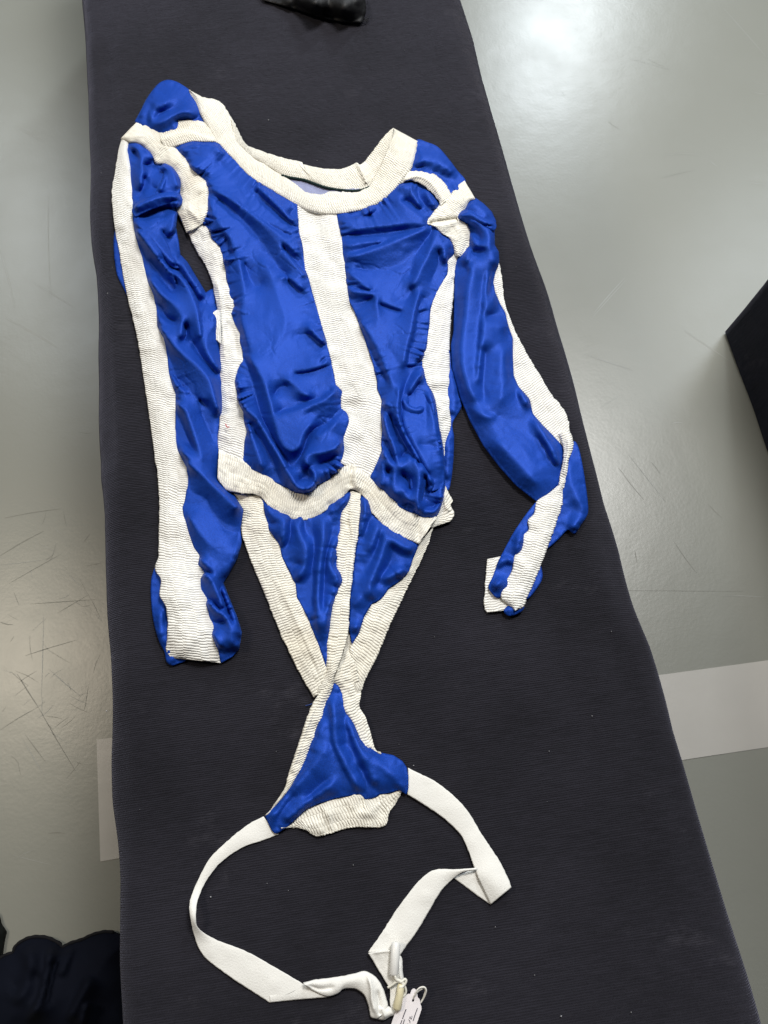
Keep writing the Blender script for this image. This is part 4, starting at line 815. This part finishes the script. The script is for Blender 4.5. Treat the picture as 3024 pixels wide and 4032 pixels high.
strip("elastic_strap", K('S',(1385,496),(1420,520),(1470,560),(1500,600)), K('S',(1285,540),(1340,580),(1400,625),(1460,666)), const(1.2), STRAPM, BODY, crown=.4, edge=.4, nz=(.2, 90))
strip("elastic_strap", K('S',(1395,494),(1300,500),(1200,503),(1140,540),(1080,610),(1020,690),(950,800),(888,888)), K('S',(1395,505),(1330,515),(1288,542),(1230,600),(1170,700),(1110,800),(1065,860),(1035,905)), const(2.2), STRAPM, BODY, crown=1.0, edge=.6, nz=(.3, 90), lift=[(1840, 3430, 60, 5)])
strip("elastic_strap", K('S',(888,892),(910,925),(930,960),(955,1000),(975,1035),(990,1060),(990,1130),(1005,1170)), K('S',(1010,880),(1045,915),(1050,980),(1058,1020),(1065,1060),(1062,1090),(1050,1120),(1030,1175)), const(3.5), STRAPM, BODY, crown=1.2, edge=.4, nz=(.4, 50), ridges=[(K('S',(905,893),(960,885),(1010,882)), 1.2, 6, 4), (K('S',(1035,920),(1040,1000),(1050,1080)), 2, 8, 6)])
PLAST = m_plain("white_plastic", (0.72, 0.71, 0.68), .3, .5, 0, (60, .1, .001), .03)
YPLAST = m_plain("yellowed_plastic", (0.66, 0.60, 0.40), .35, .5, 0, (60, .1, .001), .06)
tube("toggle", [at('T', 862, 500, 10), at('T', 850, 700, 10.5), at('T', 832, 960, 10)], .0040, PLAST, BODY, 14, round_ends=True)
tube("toggle", [at('T', 945, 1170, 9), at('T', 935, 1300, 9), at('T', 885, 1520, 8)], [.0030, .0031, .0038], YPLAST, BODY, 14, round_ends=True)
THR = m_plain("white_thread", (0.72, 0.70, 0.62), .8, .2)
def thread(name, crop, pts, h, rad, mat, parent):
    P = resample(K(crop, *pts), 3); n = len(P)
    hh = np.interp(np.linspace(0, 1, n), np.linspace(0, 1, len(h)), h)
    return tube(name, [tuple(p) for p in unproj(P, BT + hh / 1000)], rad, mat, parent, 6)
thread("thread", 'T', [(735,1195),(790,1165),(850,1120),(900,1095),(960,1100),(1010,1060),(1035,1090),(1000,1160),(960,1180)], [8, 10, 11, 10, 9], .0011, THR, BODY)
thread("thread", 'T', [(850,1000),(870,1060),(930,1090),(980,1130),(975,1180),(920,1190)], [12, 11, 10, 11], .0014, THR, BODY)
thread("thread", 'T', [(960,1120),(1010,1180),(1030,1260),(1000,1330),(960,1350)], [8, 7, 6, 6], .0011, THR, BODY)
thread("thread", 'R8', [(480,305),(520,295),(545,285)], [1, 1.5, 1], .0003, m_plain("blue_thread", (.02, .06, .25)), BODY)
thread("thread", 'C5', [(125,895),(135,915),(148,938),(178,932)], [16, 16.5, 17, 17], .0005, m_plain("red_thread", (.5, .03, .04)), BODY)

# ---------------------------------------------------------------- paper swing tag on its string
PAPER = m_plain("white_card", (0.74, 0.70, 0.71), .7, .3, 0, (200, .08, .0005), .02)
TG = thing("swing_tag", "small white paper price tag with looped string at the end of the strap", "tag", tuple(at('G', 700, 1000, 0)))
tg_out = K('G',(-60,1950),(180,1400),(270,1130),(340,960),(440,770),(540,580),(640,510),(690,450),(745,438),(790,455),(800,400),(825,320),(870,275),(920,262),(965,290),(990,340),(1020,420),(1040,560),(1100,610),(1118,700),(1130,800),(1158,860),(1155,960),(1100,1120),(1000,1420),(860,1950))
hole = K('G',(885,548),(915,580),(925,630),(905,680),(868,706),(848,680),(850,640),(868,590))
def card(name, outline, holes, h, t, mat, parent):
    B = resample(outline, 4, closed=True, smooth=False); loops = [B] + [resample(q, 3, closed=True) for q in holes]
    P = np.vstack(loops); idx = []; s = 0
    for q in loops: idx.append(list(range(s, s + len(q)))); s += len(q)
    E = [(l[i], l[(i + 1) % len(l)]) for l in idx for i in range(len(l))]
    r = delaunay_2d_cdt([Vector(p) for p in P], E, [], 0, 1e-5)
    Q = np.array([tuple(v) for v in r[0]]); cen = np.array([Q[list(f)].mean(0) for f in r[2]])
    ok = inside(cen, B)
    for q in loops[1:]: ok &= ~inside(cen, q)
    F = [f for f, k_ in zip(r[2], ok) if k_]
    V = unproj(Q, BT + h / 1000)
    return mesh_obj(name, V, F, mat, parent, smooth=False, thick=t)
card("card", tg_out, [hole], 6.0, .0004, PAPER, TG)
INK = m_plain("grey_ink", (0.09, 0.085, 0.10), .8, .1)
def ink(name, crop, pts, wd):
    P = resample(K(crop, *pts), 2.0); d = np.gradient(P, axis=0); d /= np.linalg.norm(d, axis=1)[:, None] + 1e-9
    nrm = np.stack([-d[:, 1], d[:, 0]], 1); q = unproj(np.vstack([P + nrm * wd / 2, P - nrm * wd / 2]), BT + .0068)
    n = len(P); F = [(i, i + 1, n + i + 1, n + i) for i in range(n - 1)]
    return mesh_obj(name, q, F, INK, TG, smooth=False)
for pts, wd in (([(655,945),(610,1060),(575,1150),(540,1255)], 3.6), ([(520,1300),(480,1420),(430,1560)], 3.4), ([(605,1275),(560,1420),(510,1560)], 3.2), ([(1025,910),(955,1110),(885,1325)], 3.0)):
    ink("printed_line", 'G', pts, wd)
ink("handwriting", 'G', [(835,1165),(850,1185),(835,1235),(825,1275),(812,1255),(800,1215),(785,1180),(775,1200),(762,1255)], 1.9)
ink("handwriting", 'G', [(735,1285),(765,1315),(782,1360),(785,1395)], 2.3)
ink("handwriting", 'G', [(690,1420),(720,1440),(730,1490),(700,1530),(670,1500)], 2.3)
STRG = m_plain("cotton_string", (0.74, 0.72, 0.66), .8, .2)
thread("string", 'G', [(880,620),(905,540),(960,440),(1010,330),(1080,260),(1160,225),(1240,222),(1290,260),(1310,340),(1290,440),(1240,560),(1180,660),(1130,740)], [5, 8, 10, 11, 11, 10, 8, 6, 5], .0007, STRG, TG)
thread("string", 'G', [(890,620),(920,550),(985,430),(1040,370),(1120,310),(1200,270),(1260,240),(1285,330),(1262,440),(1220,560),(1160,670),(1115,760)], [4, 7, 8, 9, 9, 8, 7, 5, 4], .0006, STRG, TG)

# ---------------------------------------------------------------- other garments
NYL = m_plain("black_nylon", (0.003, 0.003, 0.0035), .6, .3, 0, (26, .5, .008), .2)
bg = K('F',(700,-160),(1000,-60),(1035,2),(1120,25),(1200,48),(1280,75),(1360,89),(1425,90),(1440,50),(1440,20),(1425,-40),(1390,-160))
bgar = panel("black_garment", bg, const(2), NYL, None, m0=24, amp=1.6, bend=3, nz=(2, 60), seed=81, step=9, ridges=[
    (K('F',(1230,-20),(1240,30),(1255,65)), 5, 10, 8), (K('F',(1350,-10),(1355,30),(1365,60)), 4, 8, 8), (K('F',(1390,10),(1410,30),(1430,60)), -8, 8, 8), (K('F',(1180,-10),(1200,30)), 4, 12, 10), (K('F',(1400,-5),(1430,10)), 6, 8, 8)], thick=.001, corner=True)
tag(bgar, "crumpled black nylon garment end with loose threads at the top of the bench", "garment")
BTH = m_plain("black_thread", (.008, .008, .010), .7, .3)
for pts in ([(1428,76),(1445,68),(1458,56)], [(1430,80),(1442,76),(1456,70)], [(1428,86),(1440,82),(1446,88)], [(1432,78),(1444,80),(1452,78)]):
    thread("loose_thread", 'F', pts, [4, 5, 3], .0004, BTH, bgar)

SKM = m_plain("dark_navy_chiffon", (0.0035, 0.005, 0.0115), .85, .12, 0, (50, .05, .003), .3)
def floor_cloth(name, outline, ridges, mat, seed, hi, zb):
    B = resample(outline, 12, closed=True, smooth=False)
    lo, h_ = B.min(0), B.max(0); gx, gy = np.meshgrid(np.arange(lo[0], h_[0], 12), np.arange(lo[1], h_[1], 12))
    G = np.stack([gx.ravel(), gy.ravel()], 1); G = G[inside(G, B)]; D, _, _ = seg_dist(G, B, True); G = G[D > 7]
    r = delaunay_2d_cdt([Vector(p) for p in np.vstack([B, G])], [], [list(range(len(B)))], 1, 1e-4)
    P = np.array([tuple(v) for v in r[0]]); D, _, _ = seg_dist(P, B, True)
    z = zb + hi * (1 - np.exp(-D / 90)) + (ridge_sum(P, ridges) + 1.2 * noise2(P[:, 0] / 80, P[:, 1] / 80, seed)) * np.clip(D / 30, 0, 1)
    V = unproj(P, np.maximum(z, 1) / 1000)
    return mesh_obj(name, V, r[2], mat, None, thick=.0008)
sk_edge = K('B',(-300,1250),(-100,1120),(0,1030),(60,995),(140,968),(160,910),(230,850),(310,812),(400,797),(500,805),(580,835),(660,880),(672,915),(760,870),(900,825),(1000,778),(1080,755),(1160,742),(1240,750))
sk = floor_cloth("navy_skirt", sk_edge + K('B',(1420,800),(1500,1300),(1500,1900),(600,2100),(-300,2100)), [
    (K('B',(560,860),(530,1050),(500,1250),(430,1500),(280,1747)), 22, 40, 10), (K('B',(620,1000),(580,1150),(540,1330),(480,1600)), -16, 16, 26), (K('B',(1000,1200),(900,1400),(800,1600),(740,1747)), 18, 40, 12), (K('B',(950,1500),(910,1650),(880,1800)), 14, 14, 10), (K('B',(300,860),(330,1050),(300,1300),(150,1560)), 14, 30, 30), (K('B',(100,1400),(300,1300),(420,1150)), -8, 30, 30), (K('B',(800,900),(720,1080),(650,1250)), 8, 14, 20)], SKM, 83, 40, 6)
tag(sk, "dark navy pleated skirt with a stitched hem lying on the floor by the bench", "skirt")
he = resample(sk_edge, 9); hv = unproj(he, .008)
tube("hem", [tuple(p) for p in hv], [.0024 + .0003 * math.sin(i * 1.7) for i in range(len(hv))], m_plain("black_hem", (.006, .006, .008), .8, .2), sk, 6)
bs = floor_cloth("black_cloth", K('F',(-220,3560),(-60,3570),(-4,3600),(6,3640),(26,3668),(18,3700),(10,3760),(2,3800),(-60,3840),(-220,3850)), [], m_plain("black_cloth", (.006, .008, .007), .8, .2), 85, 40, 4)
tag(bs, "edge of a black cloth bundle at the far left beside the navy skirt", "cloth")

# lint on the bench
LINT = m_plain("lint", (0.36, 0.36, 0.37), .9, .1)
V = []; F = []
for i in range(70):
    x = random.uniform(-.25, .26); y = random.uniform(-.22, 1.05); a = random.uniform(0, 6.28); s = random.choice([.0003, .0004, .0005, .0008]); t = s * random.uniform(.5, 1.0)
    c = Vector((x, y, BT + .0012)); u = Vector((math.cos(a), math.sin(a), 0)); v = Vector((-math.sin(a), math.cos(a), 0))
    k0 = len(V); V += [c + u * s, c + v * t, c - u * s, c - v * t, c + Vector((0, 0, .0006)), c - Vector((0, 0, .003))]
    for q in range(4): F += [(k0 + q, k0 + (q + 1) % 4, k0 + 4), (k0 + (q + 1) % 4, k0 + q, k0 + 5)]
lo = mesh_obj("lint", V, F, LINT, smooth=False); tag(lo, "tiny pale lint specks scattered over the charcoal bench cloth", "lint", "stuff")
